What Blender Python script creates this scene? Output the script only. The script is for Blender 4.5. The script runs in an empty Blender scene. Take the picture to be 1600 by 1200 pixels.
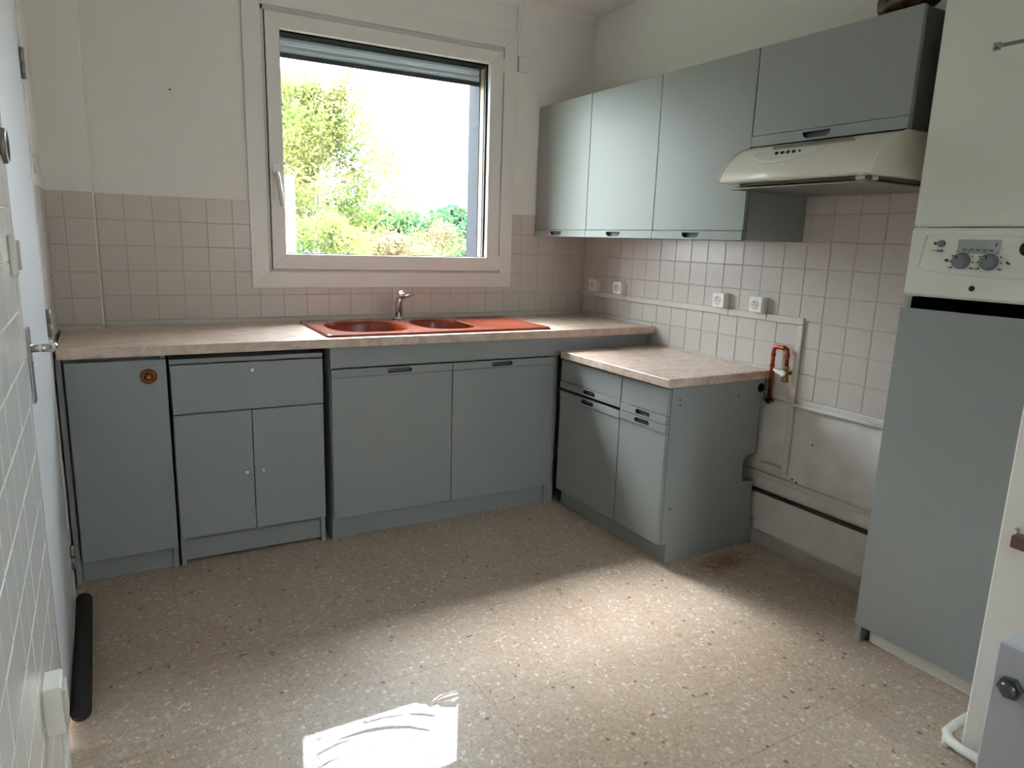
import bpy, bmesh, math, random
from mathutils import Matrix, Vector
random.seed(7)
sc = bpy.context.scene
COL = sc.collection
R = math.radians

# ------------------------------------------------------------------ camera
FPX = 1089.2
CAM = Vector((-0.02129, -3.49885, 1.31842))
yaw, pitch, roll = R(29.20024), R(11.62098), R(1.86361)
fw = Vector((math.sin(yaw)*math.cos(pitch), math.cos(yaw)*math.cos(pitch), -math.sin(pitch)))
rt = Vector((math.cos(yaw), -math.sin(yaw), 0)); up = rt.cross(fw)
r2 = math.cos(roll)*rt + math.sin(roll)*up; u2 = -math.sin(roll)*rt + math.cos(roll)*up
cd = bpy.data.cameras.new('camera'); cam = bpy.data.objects.new('camera', cd); COL.objects.link(cam)
cam.matrix_world = Matrix((( r2.x, u2.x, -fw.x, CAM.x), (r2.y, u2.y, -fw.y, CAM.y), (r2.z, u2.z, -fw.z, CAM.z), (0, 0, 0, 1)))
cd.sensor_width = 36; cd.lens = FPX/1600*36; cd.clip_start = 0.02; cd.clip_end = 400
sc.camera = cam

# ------------------------------------------------------------------ sky, exposure
world = bpy.data.worlds.new('world'); sc.world = world; world.use_nodes = True
wn = world.node_tree; bg = wn.nodes['Background']
bg.inputs['Color'].default_value = (0.86, 0.94, 1.0, 1)
# bright overcast sky: the standard overcast law, zenith three times the horizon
tc = wn.nodes.new('ShaderNodeTexCoord'); sx = wn.nodes.new('ShaderNodeSeparateXYZ'); wn.links.new(tc.outputs['Generated'], sx.inputs[0])
mxz = wn.nodes.new('ShaderNodeMath'); mxz.operation = 'MAXIMUM'; mxz.inputs[1].default_value = 0; wn.links.new(sx.outputs['Z'], mxz.inputs[0])
law = wn.nodes.new('ShaderNodeMath'); law.operation = 'MULTIPLY_ADD'; law.inputs[1].default_value = 2/3; law.inputs[2].default_value = 1/3; wn.links.new(mxz.outputs[0], law.inputs[0])
stg = wn.nodes.new('ShaderNodeMath'); stg.operation = 'MULTIPLY'; stg.inputs[1].default_value = 4.0; wn.links.new(law.outputs[0], stg.inputs[0])
wn.links.new(stg.outputs[0], bg.inputs['Strength'])
sd = bpy.data.lights.new('sun', 'SUN'); sun = bpy.data.objects.new('sun', sd); COL.objects.link(sun)   # sun veiled by thin cloud
sd.energy = 1.7; sd.angle = R(22); sd.color = (1, .99, .99)
sun.rotation_euler = Vector((.10, -.63, -.76)).to_track_quat('-Z', 'Y').to_euler()
sc.view_settings.view_transform = 'Standard'; sc.view_settings.look = 'None'
sc.view_settings.gamma = 1; sc.view_settings.use_curve_mapping = False
sc.view_settings.exposure = 3.5
sc.cycles.use_denoising = True
sc.cycles.max_bounces = 8; sc.cycles.diffuse_bounces = 5; sc.cycles.glossy_bounces = 3; sc.cycles.transparent_max_bounces = 12
sc.cycles.use_adaptive_sampling = True; sc.cycles.adaptive_threshold = .03
sc.cycles.sample_clamp_indirect = 6.0
sc.cycles.caustics_refractive = False

# ------------------------------------------------------------------ room measures (metres)
W = 2.40344          # right wall at the back corner
SK = math.atan(0.02036)   # side wall against the back wall
LK = math.atan(0.029); XL = -0.277
T = 0.109; TS = 0.10794; Z0 = 1.45924      # tile pitch, row pitch, top joint
ZC = 2.561           # ceiling
ZW = 0.8995          # worktop
REAR = 4.9           # rear wall

FR = {'B': (Matrix.Identity(4), lambda u, w, v: Vector((u, -w, v))),
      'R': (Matrix.Translation((W, 0, 0)) @ Matrix.Rotation(math.pi+SK, 4, 'Z'), lambda u, w, v: Vector((w, u, v))),
      'L': (Matrix.Translation((XL, 0, 0)) @ Matrix.Rotation(LK, 4, 'Z'), lambda u, w, v: Vector((w, -u, v)))}
# frame coordinates: u along the wall, w out of the wall into the room, v up

# ------------------------------------------------------------------ materials
MAT = {}
def srgb(r, g, b):
    f = lambda c: (c/255/12.92) if c/255 <= .04045 else ((c/255+.055)/1.055)**2.4
    return (f(r), f(g), f(b), 1)
def mat(name, col, rough=.5, metal=0, spec=.5, noise=None, bump=None, coat=0):
    """principled material; noise=(scale, amount, second colour); bump=(scale, strength, distance)"""
    m = bpy.data.materials.new(name); m.use_nodes = True; n = m.node_tree; p = n.nodes['Principled BSDF']
    p.inputs['Base Color'].default_value = col; p.inputs['Roughness'].default_value = rough
    p.inputs['Metallic'].default_value = metal; p.inputs['Specular IOR Level'].default_value = spec
    p.inputs['Coat Weight'].default_value = coat
    geo = n.nodes.new('ShaderNodeNewGeometry')
    if noise:
        t = n.nodes.new('ShaderNodeTexNoise'); t.inputs['Scale'].default_value = noise[0]; t.inputs['Detail'].default_value = 6
        n.links.new(geo.outputs['Position'], t.inputs['Vector'])
        r = n.nodes.new('ShaderNodeValToRGB'); r.color_ramp.elements[0].position = .5-noise[1]; r.color_ramp.elements[1].position = .5+noise[1]
        r.color_ramp.elements[0].color = col; r.color_ramp.elements[1].color = noise[2]
        n.links.new(t.outputs['Fac'], r.inputs['Fac']); n.links.new(r.outputs['Color'], p.inputs['Base Color'])
    if bump:
        t = n.nodes.new('ShaderNodeTexNoise'); t.inputs['Scale'].default_value = bump[0]; t.inputs['Detail'].default_value = 4
        n.links.new(geo.outputs['Position'], t.inputs['Vector'])
        b = n.nodes.new('ShaderNodeBump'); b.inputs['Strength'].default_value = bump[1]; b.inputs['Distance'].default_value = bump[2]
        n.links.new(t.outputs['Fac'], b.inputs['Height']); n.links.new(b.outputs['Normal'], p.inputs['Normal'])
    MAT[name] = m
    return m
mat('plaster', srgb(235, 233, 228), .85, spec=.2, noise=(1.7, .25, srgb(229, 226, 220)), bump=(90, .12, .002))
mat('plaster_low', srgb(222, 219, 216), .8, spec=.25, noise=(7, .16, srgb(204, 199, 195)), bump=(60, .15, .003))
mat('ceiling_paint', srgb(238, 237, 233), .9, spec=.2)
mat('tile_white', srgb(203, 195, 189), .26, spec=.5, noise=(2.2, .3, srgb(195, 187, 182)), bump=(14, .05, .004))
mat('tile_back', srgb(207, 198, 189), .28, spec=.5, noise=(2.2, .3, srgb(200, 191, 183)), bump=(14, .05, .004))
mat('grout', srgb(190, 181, 172), .9, spec=.2)
mat('screed', srgb(146, 128, 110), .9)
mat('grout_light', srgb(226, 225, 222), .9, spec=.2)
mat('tile_pale', srgb(238, 237, 235), .14, spec=.5, bump=(14, .05, .004))
mat('sealant', srgb(198, 192, 184), .4)
mat('laminate', srgb(149, 154, 152), .45, spec=.5, noise=(5, .3, srgb(146, 151, 150)), bump=(700, .05, .0004))
mat('laminate_gloss', srgb(145, 151, 144), .40, spec=.5, noise=(5, .3, srgb(142, 148, 142)))
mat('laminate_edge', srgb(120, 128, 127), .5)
mat('grip_shade', srgb(92, 97, 97), .6)
mat('trunking', srgb(204, 196, 189), .4)
mat('knob_metal', srgb(222, 226, 230), .4, metal=.5)
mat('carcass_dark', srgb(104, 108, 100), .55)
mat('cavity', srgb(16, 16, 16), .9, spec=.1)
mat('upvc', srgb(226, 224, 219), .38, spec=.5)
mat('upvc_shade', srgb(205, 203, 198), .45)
mat('rubber', srgb(10, 11, 13), .8, spec=.1)
mat('chrome', srgb(215, 216, 218), .12, metal=1)
mat('steel', srgb(150, 148, 142), .38, metal=.85)
mat('plug_metal', srgb(96, 98, 100), .32, metal=.8)
mat('enamel', srgb(220, 223, 214), .28, spec=.5)
mat('enamel_hood', srgb(226, 221, 207), .3, spec=.5)
mat('plastic_white', srgb(236, 234, 226), .35)
mat('plastic_grey', srgb(120, 127, 132), .4)
mat('display_grey', srgb(160, 166, 166), .25)
mat('plastic_dark', srgb(30, 31, 33), .45)
mat('ink', srgb(60, 62, 66), .7)
mat('copper', srgb(196, 96, 62), .28, metal=1, noise=(60, .2, srgb(130, 58, 40)))
mat('brass', srgb(178, 140, 78), .3, metal=1)
mat('wood_knob', srgb(132, 62, 26), .35, noise=(40, .3, srgb(104, 46, 18)))
mat('sink_glaze', srgb(124, 50, 26), .24, spec=.6, noise=(6, .3, srgb(114, 44, 23)), coat=.3)
mat('door_paint', srgb(214, 217, 222), .42, spec=.45)
mat('foam_dark', srgb(52, 50, 50), .9, spec=.2, bump=(120, .3, .002))
mat('pipe_dark', srgb(44, 34, 30), .6, noise=(30, .2, srgb(70, 48, 36)))
mat('pipe_white', srgb(224, 222, 216), .4)
mat('foil', srgb(132, 112, 92), .35, metal=.7, noise=(20, .2, srgb(84, 68, 54)))
mat('radiator_grey', srgb(176, 180, 186), .4)
mat('wood_brown', srgb(116, 84, 70), .6, noise=(30, .2, srgb(96, 66, 54)))
mat('skirting', srgb(178, 170, 164), .45, noise=(9, .2, srgb(166, 158, 152)))
mat('shutter', srgb(216, 223, 230), .6, spec=.2)
mat('shutter_guide', srgb(54, 56, 61), .7, spec=.15)
mat('shutter_beige', srgb(168, 148, 120), .6, spec=.2)
mat('box_under', srgb(9, 9, 10), .8, spec=.1)
mat('bark', srgb(140, 134, 126), .9, spec=.1)
mat('roof_far', srgb(60, 66, 76), .9)
mat('ground', srgb(54, 62, 46), .95, spec=.1)

def stone_mat():
    m = bpy.data.materials.new('worktop_stone'); m.use_nodes = True; n = m.node_tree; p = n.nodes['Principled BSDF']
    g = n.nodes.new('ShaderNodeNewGeometry')
    mp = n.nodes.new('ShaderNodeMapping'); mp.inputs['Scale'].default_value = (1, 1.6, 1); n.links.new(g.outputs['Position'], mp.inputs['Vector'])
    t = n.nodes.new('ShaderNodeTexNoise'); t.inputs['Scale'].default_value = 16; t.inputs['Detail'].default_value = 9; t.inputs['Roughness'].default_value = .68; t.inputs['Distortion'].default_value = .8
    n.links.new(mp.outputs['Vector'], t.inputs['Vector'])
    r = n.nodes.new('ShaderNodeValToRGB'); e = r.color_ramp.elements
    e[0].position = .33; e[0].color = srgb(190, 162, 144); e[1].position = .66; e[1].color = srgb(226, 207, 192)
    x = e.new(.5); x.color = srgb(211, 188, 171)
    n.links.new(t.outputs['Fac'], r.inputs['Fac'])
    v = n.nodes.new('ShaderNodeTexVoronoi'); v.feature = 'DISTANCE_TO_EDGE'; v.inputs['Scale'].default_value = 5
    ad = n.nodes.new('ShaderNodeVectorMath'); ad.operation = 'MULTIPLY_ADD'; ad.inputs[1].default_value = (.25, .25, .25)
    n.links.new(t.outputs['Color'], ad.inputs[0]); n.links.new(g.outputs['Position'], ad.inputs[2]); n.links.new(ad.outputs[0], v.inputs['Vector'])
    vr = n.nodes.new('ShaderNodeValToRGB'); vr.color_ramp.elements[0].color = (.72, .66, .62, 1); vr.color_ramp.elements[1].position = .035; vr.color_ramp.elements[1].color = (1, 1, 1, 1)
    n.links.new(v.outputs['Distance'], vr.inputs['Fac'])
    mx = n.nodes.new('ShaderNodeMix'); mx.data_type = 'RGBA'; mx.blend_type = 'MULTIPLY'; mx.inputs[0].default_value = .6
    n.links.new(r.outputs['Color'], mx.inputs[6]); n.links.new(vr.outputs['Color'], mx.inputs[7])
    n.links.new(mx.outputs[2], p.inputs['Base Color']); p.inputs['Roughness'].default_value = .36
    MAT['worktop_stone'] = m
stone_mat()

def terrazzo_mat():
    m = bpy.data.materials.new('terrazzo'); m.use_nodes = True; n = m.node_tree; p = n.nodes['Principled BSDF']
    g = n.nodes.new('ShaderNodeNewGeometry')
    ns = n.nodes.new('ShaderNodeTexNoise'); ns.inputs['Scale'].default_value = 45; n.links.new(g.outputs['Position'], ns.inputs['Vector'])
    ad = n.nodes.new('ShaderNodeVectorMath'); ad.operation = 'MULTIPLY_ADD'; ad.inputs[1].default_value = (.012, .012, .012)
    n.links.new(ns.outputs['Color'], ad.inputs[0]); n.links.new(g.outputs['Position'], ad.inputs[2])
    def chips(scale, stops, matrix, gap):
        v = n.nodes.new('ShaderNodeTexVoronoi'); v.inputs['Scale'].default_value = scale; v.inputs['Randomness'].default_value = 1
        n.links.new(ad.outputs[0], v.inputs['Vector'])
        s = n.nodes.new('ShaderNodeSeparateColor'); n.links.new(v.outputs['Color'], s.inputs[0])
        r = n.nodes.new('ShaderNodeValToRGB'); r.color_ramp.interpolation = 'CONSTANT'; e = r.color_ramp.elements
        e[0].position = stops[0][0]; e[0].color = stops[0][1]; e[1].position = stops[1][0]; e[1].color = stops[1][1]
        for a, c in stops[2:]: x = e.new(a); x.color = c
        n.links.new(s.outputs[0], r.inputs['Fac'])
        d = n.nodes.new('ShaderNodeTexVoronoi'); d.feature = 'DISTANCE_TO_EDGE'; d.inputs['Scale'].default_value = scale
        n.links.new(ad.outputs[0], d.inputs['Vector'])
        st = n.nodes.new('ShaderNodeMath'); st.operation = 'GREATER_THAN'; st.inputs[1].default_value = gap; n.links.new(d.outputs['Distance'], st.inputs[0])
        mx = n.nodes.new('ShaderNodeMix'); mx.data_type = 'RGBA'; n.links.new(st.outputs[0], mx.inputs[0])
        mx.inputs[6].default_value = matrix; n.links.new(r.outputs['Color'], mx.inputs[7])
        return mx, s
    base = srgb(189, 170, 155)
    a, sa = chips(78, [(0, base), (.30, srgb(197, 182, 170)), (.50, srgb(181, 159, 142)), (.66, srgb(208, 196, 184)), (.79, srgb(182, 152, 124)), (.86, srgb(174, 162, 150)), (.92, srgb(216, 208, 200)), (.98, srgb(132, 110, 94))], srgb(186, 168, 150), .10)
    b, sb = chips(210, [(0, srgb(185, 166, 149)), (.35, srgb(197, 182, 169)), (.6, srgb(172, 150, 132)), (.8, srgb(208, 196, 184)), (.965, srgb(136, 112, 94))], srgb(184, 166, 148), .12)
    pick = n.nodes.new('ShaderNodeMath'); pick.operation = 'GREATER_THAN'; pick.inputs[1].default_value = .48; n.links.new(sa.outputs[1], pick.inputs[0])
    mx = n.nodes.new('ShaderNodeMix'); mx.data_type = 'RGBA'; n.links.new(pick.outputs[0], mx.inputs[0])
    n.links.new(a.outputs[2], mx.inputs[7]); n.links.new(b.outputs[2], mx.inputs[6])
    # large soft wear
    ln = n.nodes.new('ShaderNodeTexNoise'); ln.inputs['Scale'].default_value = 2.1; ln.inputs['Detail'].default_value = 5; n.links.new(g.outputs['Position'], ln.inputs['Vector'])
    lr = n.nodes.new('ShaderNodeValToRGB'); lr.color_ramp.elements[0].position = .35; lr.color_ramp.elements[0].color = (.86, .81, .76, 1); lr.color_ramp.elements[1].position = .6; lr.color_ramp.elements[1].color = (1, 1, 1, 1)
    n.links.new(ln.outputs['Fac'], lr.inputs['Fac'])
    m2 = n.nodes.new('ShaderNodeMix'); m2.data_type = 'RGBA'; m2.blend_type = 'MULTIPLY'; m2.inputs[0].default_value = .8
    n.links.new(mx.outputs[2], m2.inputs[6]); n.links.new(lr.outputs['Color'], m2.inputs[7])
    # rusty stain on the floor where an appliance stood, beside the short base unit
    sub = n.nodes.new('ShaderNodeVectorMath'); sub.operation = 'SUBTRACT'; sub.inputs[1].default_value = (2.14, -1.53, 0); n.links.new(g.outputs['Position'], sub.inputs[0])
    scl = n.nodes.new('ShaderNodeVectorMath'); scl.operation = 'MULTIPLY'; scl.inputs[1].default_value = (3.6, 7.5, 0); n.links.new(sub.outputs[0], scl.inputs[0])
    le = n.nodes.new('ShaderNodeVectorMath'); le.operation = 'LENGTH'; n.links.new(scl.outputs[0], le.inputs[0])
    sn = n.nodes.new('ShaderNodeTexNoise'); sn.inputs['Scale'].default_value = 26; sn.inputs['Detail'].default_value = 6; n.links.new(g.outputs['Position'], sn.inputs['Vector'])
    su = n.nodes.new('ShaderNodeMath'); su.operation = 'MULTIPLY_ADD'; su.inputs[1].default_value = 1.5; n.links.new(sn.outputs['Fac'], su.inputs[0]); 
    ng = n.nodes.new('ShaderNodeMath'); ng.operation = 'MULTIPLY'; ng.inputs[1].default_value = -1; n.links.new(le.outputs['Value'], ng.inputs[0]); n.links.new(ng.outputs[0], su.inputs[2])
    cl = n.nodes.new('ShaderNodeMapRange'); cl.inputs['From Min'].default_value = 0.0; cl.inputs['From Max'].default_value = .7; cl.inputs['To Max'].default_value = .75; n.links.new(su.outputs[0], cl.inputs['Value'])
    m3 = n.nodes.new('ShaderNodeMix'); m3.data_type = 'RGBA'; m3.inputs[7].default_value = srgb(128, 78, 48)
    n.links.new(cl.outputs['Result'], m3.inputs[0]); n.links.new(m2.outputs[2], m3.inputs[6])
    n.links.new(m3.outputs[2], p.inputs['Base Color'])
    rr = n.nodes.new('ShaderNodeMapRange'); rr.inputs['To Min'].default_value = .34; rr.inputs['To Max'].default_value = .5; n.links.new(ln.outputs['Fac'], rr.inputs['Value'])
    n.links.new(rr.outputs['Result'], p.inputs['Roughness']); p.inputs['Specular IOR Level'].default_value = .4
    MAT['terrazzo'] = m
terrazzo_mat()

def thin_glass(name, rough=0.0, f0=.04, tint=(1, 1, 1, 1)):
    """thin sheet: see-through, with the mirror share growing towards grazing angles, alike from both sides"""
    m = bpy.data.materials.new(name); m.use_nodes = True; n = m.node_tree; n.nodes.clear()
    o = n.nodes.new('ShaderNodeOutputMaterial'); x = n.nodes.new('ShaderNodeMixShader'); g = n.nodes.new('ShaderNodeNewGeometry')
    def math_(op, a, b=None):
        q = n.nodes.new('ShaderNodeMath'); q.operation = op
        for i, v in enumerate((a, b)):
            if v is None: continue
            if isinstance(v, (int, float)): q.inputs[i].default_value = v
            else: n.links.new(v, q.inputs[i])
        return q.outputs[0]
    dt = n.nodes.new('ShaderNodeVectorMath'); dt.operation = 'DOT_PRODUCT'; n.links.new(g.outputs['Normal'], dt.inputs[0]); n.links.new(g.outputs['Incoming'], dt.inputs[1])
    k = math_('SUBTRACT', 1.0, math_('ABSOLUTE', dt.outputs['Value']))
    fac = math_('ADD', math_('MULTIPLY', math_('POWER', k, 5.0), 1-f0), f0)
    a = n.nodes.new('ShaderNodeBsdfTransparent'); a.inputs['Color'].default_value = tint
    b = n.nodes.new('ShaderNodeBsdfGlossy'); b.inputs['Roughness'].default_value = rough
    n.links.new(fac, x.inputs[0]); n.links.new(a.outputs[0], x.inputs[1]); n.links.new(b.outputs[0], x.inputs[2]); n.links.new(x.outputs[0], o.inputs[0])
    MAT[name] = m
thin_glass('glass', tint=(.97, .985, .98, 1)); thin_glass('water_film', .02, .025)

def leaf_mat(name, c1, c2):
    m = bpy.data.materials.new(name); m.use_nodes = True; n = m.node_tree; n.nodes.clear()
    o = n.nodes.new('ShaderNodeOutputMaterial'); x = n.nodes.new('ShaderNodeMixShader'); x.inputs[0].default_value = .45
    g = n.nodes.new('ShaderNodeNewGeometry'); t = n.nodes.new('ShaderNodeTexNoise'); t.inputs['Scale'].default_value = .9; n.links.new(g.outputs['Position'], t.inputs['Vector'])
    r = n.nodes.new('ShaderNodeValToRGB'); r.color_ramp.elements[0].position = .38; r.color_ramp.elements[1].position = .62
    r.color_ramp.elements[0].color = c1; r.color_ramp.elements[1].color = c2; n.links.new(t.outputs['Fac'], r.inputs['Fac'])
    d = n.nodes.new('ShaderNodeBsdfDiffuse'); l = n.nodes.new('ShaderNodeBsdfTranslucent')
    for q in (d, l): n.links.new(r.outputs['Color'], q.inputs['Color'])
    n.links.new(d.outputs[0], x.inputs[1]); n.links.new(l.outputs[0], x.inputs[2]); n.links.new(x.outputs[0], o.inputs[0])
    MAT[name] = m

# ------------------------------------------------------------------ mesh helpers
class MB:
    """collects shapes in frame coordinates (u, w, v)"""
    def __init__(s): s.bm = bmesh.new()
    def box(s, u0, u1, w0, w1, v0, v1, bev=.0015):
        b = bmesh.new()
        vs = [b.verts.new((u, w, v)) for u in (u0, u1) for w in (w0, w1) for v in (v0, v1)]
        for f in ((0, 1, 3, 2), (4, 6, 7, 5), (0, 4, 5, 1), (2, 3, 7, 6), (0, 2, 6, 4), (1, 5, 7, 3)): b.faces.new([vs[i] for i in f])
        if bev: bmesh.ops.bevel(b, geom=b.edges[:], offset=min(bev, .45*min(abs(u1-u0), abs(w1-w0), abs(v1-v0))), segments=1, affect='EDGES')
        s.add(b); return s
    def add(s, b):
        me = bpy.data.meshes.new('t'); b.to_mesh(me); b.free(); s.bm.from_mesh(me); bpy.data.meshes.remove(me)
    def prism(s, pts, axis, a, b_, bev=0, smooth=False):
        """polygon pts in the two other axes, extruded along axis ('u','w','v') from a to b_"""
        b = bmesh.new()
        def P(p, t): return {'u': (t, p[0], p[1]), 'w': (p[0], t, p[1]), 'v': (p[0], p[1], t)}[axis]
        lo = [b.verts.new(P(p, a)) for p in pts]; hi = [b.verts.new(P(p, b_)) for p in pts]
        b.faces.new(lo); b.faces.new(hi[::-1]); n = len(pts)
        for i in range(n):
            f = b.faces.new((lo[i], lo[(i+1) % n], hi[(i+1) % n], hi[i])); f.smooth = smooth
        if bev: bmesh.ops.bevel(b, geom=b.edges[:], offset=bev, segments=1, affect='EDGES')
        s.add(b); return s
    def tube(s, pts, r, seg=12, cap=True):
        pts = [Vector(p) for p in pts]; rs = r if isinstance(r, (list, tuple)) else [r]*len(pts)
        b = bmesh.new(); rings = []; nrm = None
        for i, p in enumerate(pts):
            t = (pts[min(i+1, len(pts)-1)]-pts[max(i-1, 0)]).normalized()
            if nrm is None: nrm = t.orthogonal().normalized()
            else: nrm = (nrm - t*nrm.dot(t)).normalized()
            bi = t.cross(nrm)
            rings.append([b.verts.new(p+rs[i]*(math.cos(2*math.pi*k/seg)*nrm+math.sin(2*math.pi*k/seg)*bi)) for k in range(seg)])
        for a, c in zip(rings, rings[1:]):
            for k in range(seg):
                f = b.faces.new((a[k], a[(k+1) % seg], c[(k+1) % seg], c[k])); f.smooth = True
        if cap: b.faces.new(rings[0]); b.faces.new(rings[-1][::-1])
        s.add(b); return s
    def lathe(s, c, axis, prof, seg=24):
        """prof: (radius, distance along axis) from c"""
        d = Vector(axis).normalized(); a = d.orthogonal().normalized(); e = d.cross(a); c = Vector(c)
        b = bmesh.new(); rings = []
        for r, h in prof:
            rings.append([b.verts.new(c+d*h+max(r, 1e-5)*(math.cos(2*math.pi*k/seg)*a+math.sin(2*math.pi*k/seg)*e)) for k in range(seg)])
        for p, q in zip(rings, rings[1:]):
            for k in range(seg):
                f = b.faces.new((p[k], p[(k+1) % seg], q[(k+1) % seg], q[k])); f.smooth = True
        b.faces.new(rings[0]); b.faces.new(rings[-1][::-1])
        s.add(b); return s
    def holed(s, u0, u1, w0, w1, v0, v1, outline, depth, dark=False):
        """a slab whose front (w1) has a pocket with the given (u, v) outline sunk by depth"""
        b = bmesh.new()
        O = [b.verts.new((u, w1, v)) for u, v in ((u0, v0), (u1, v0), (u1, v1), (u0, v1))]
        I = [b.verts.new((u, w1, v)) for u, v in outline]
        es = [b.edges.new((O[i], O[(i+1) % 4])) for i in range(4)] + [b.edges.new((I[i], I[(i+1) % len(I)])) for i in range(len(I))]
        bmesh.ops.triangle_fill(b, edges=es, use_beauty=True)
        J = [b.verts.new((u, w1-depth, v)) for u, v in outline]
        for i in range(len(I)): b.faces.new((I[i], I[(i+1) % len(I)], J[(i+1) % len(J)], J[i]))
        b.faces.new(J)
        Q = [b.verts.new((u, w0, v)) for u, v in ((u0, v0), (u1, v0), (u1, v1), (u0, v1))]
        for i in range(4): b.faces.new((O[i], O[(i+1) % 4], Q[(i+1) % 4], Q[i]))
        b.faces.new(Q[::-1]); s.add(b); return s
    def build(s, name, m, frame='B', base=(0, 0, 0), parent=None, noflip=False):
        f = FR[frame][1]; B = f(*base)
        for v in s.bm.verts: v.co = f(*v.co)-B
        if not noflip: bmesh.ops.recalc_face_normals(s.bm, faces=s.bm.faces[:])
        me = bpy.data.meshes.new(name); s.bm.to_mesh(me); s.bm.free()
        me.materials.append(MAT[m]); o = bpy.data.objects.new(name, me); COL.objects.link(o)
        if parent is not None: o.parent = parent
        else: o.matrix_world = FR[frame][0] @ Matrix.Translation(B)
        return o

def tag(o, label=None, cat=None, group=None, kind=None):
    if label: o['label'] = label
    if cat: o['category'] = cat
    if group: o['group'] = group
    if kind: o['kind'] = kind
    return o
class Thing:
    """an Empty at a thing's base; parts are built in the wall frame and hung under it"""
    def __init__(s, name, label, cat, frame='B', base=(0, 0, 0), group=None, kind=None):
        s.f, s.base = frame, base
        s.o = bpy.data.objects.new(name, None); COL.objects.link(s.o); s.o.empty_display_size = .05
        s.o.matrix_world = FR[frame][0] @ Matrix.Translation(FR[frame][1](*base))
        tag(s.o, label, cat, group, kind)
    def part(s, name, mb, m, parent=None, label=None):
        o = mb.build(name, m, s.f, s.base, parent or s.o)
        if label: o['label'] = label
        return o
def mono(name, mb, m, label, cat, frame='B', base=(0, 0, 0), group=None, kind=None):
    return tag(mb.build(name, m, frame, base), label, cat, group, kind)
def arc(cu, cv, r, a0, a1, n):
    return [(cu+r*math.cos(R(a0+(a1-a0)*i/n)), cv+r*math.sin(R(a0+(a1-a0)*i/n))) for i in range(n+1)]
def stadium(u0, u1, v0, v1):
    r = (v1-v0)/2; return arc(u1-r, v0+r, r, -90, 90, 6)+arc(u0+r, v0+r, r, 90, 270, 6)
def dshape(u0, u1, v0, v1):          # flat top, rounded below
    r = (v1-v0)*.95; return arc(u1-r, v1-.001, r, -90, 0, 5)+[(u1, v1), (u0, v1)]+arc(u0+r, v1-.001, r, 180, 270, 5)

# ------------------------------------------------------------------ tiles on a wall
def tiles(parent, frame, joints_u, joints_v, w0, w1, m, keep, gap=.0022):
    """one object per tile, sharing meshes by size; keep(u0,u1,v0,v1) -> list of rectangles"""
    cache = {}
    f = FR[frame][1]
    for u0, u1 in zip(joints_u, joints_u[1:]):
        for v1, v0 in zip(joints_v, joints_v[1:]):
            for a0, a1, b0, b1 in keep(u0, u1, v0, v1):
                du, dv = a1-a0-gap, b1-b0-gap
                if du < .006 or dv < .006: continue
                k = (round(du, 4), round(dv, 4))
                if k not in cache:
                    b = bmesh.new(); w = w1-w0
                    vs = [b.verts.new(f(u, ww, v)) for u in (-du/2, du/2) for ww in (0, w) for v in (-dv/2, dv/2)]
                    for q in ((0, 1, 3, 2), (4, 6, 7, 5), (0, 4, 5, 1), (2, 3, 7, 6), (0, 2, 6, 4), (1, 5, 7, 3)): b.faces.new([vs[i] for i in q])
                    bmesh.ops.recalc_face_normals(b, faces=b.faces[:])
                    wsel = [e for e in b.edges if all(abs((x.co - f(x.co[0], 0, 0)).length) >= 0 and abs(x.co.dot(f(0, 1, 0)) - w) < 1e-6 for x in e.verts)]
                    bmesh.ops.bevel(b, geom=wsel, offset=.0022, segments=1, affect='EDGES')
                    me = bpy.data.meshes.new('tile'); b.to_mesh(me); b.free(); me.materials.append(MAT[m]); cache[k] = me
                o = bpy.data.objects.new('tile', cache[k]); COL.objects.link(o); o.parent = parent
                o.location = f((a0+a1)/2, w0+random.uniform(-.0004, .0004), (b0+b1)/2)
def clip_out(rect, hole):
    """rectangle minus hole -> rectangles"""
    a0, a1, b0, b1 = rect; h0, h1, g0, g1 = hole
    if a1 <= h0 or a0 >= h1 or b1 <= g0 or b0 >= g1: return [rect]
    out = []
    if b0 < g0: out.append((a0, a1, b0, g0))
    if b1 > g1: out.append((a0, a1, g1, b1))
    c0, c1 = max(b0, g0), min(b1, g1)
    if a0 < h0: out.append((a0, h0, c0, c1))
    if a1 > h1: out.append((h1, a1, c0, c1))
    return out
ROWS = [Z0-k*TS for k in range(-2, 14)]       # joint heights from one course above the top joint
def rows(top, bottom):
    r = [z for z in ROWS if bottom-1e-6 <= z <= top+1e-6]
    if r[0] < top-.004: r = [top]+r
    if r[-1] > bottom+.004: r.append(bottom)
    return r

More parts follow.
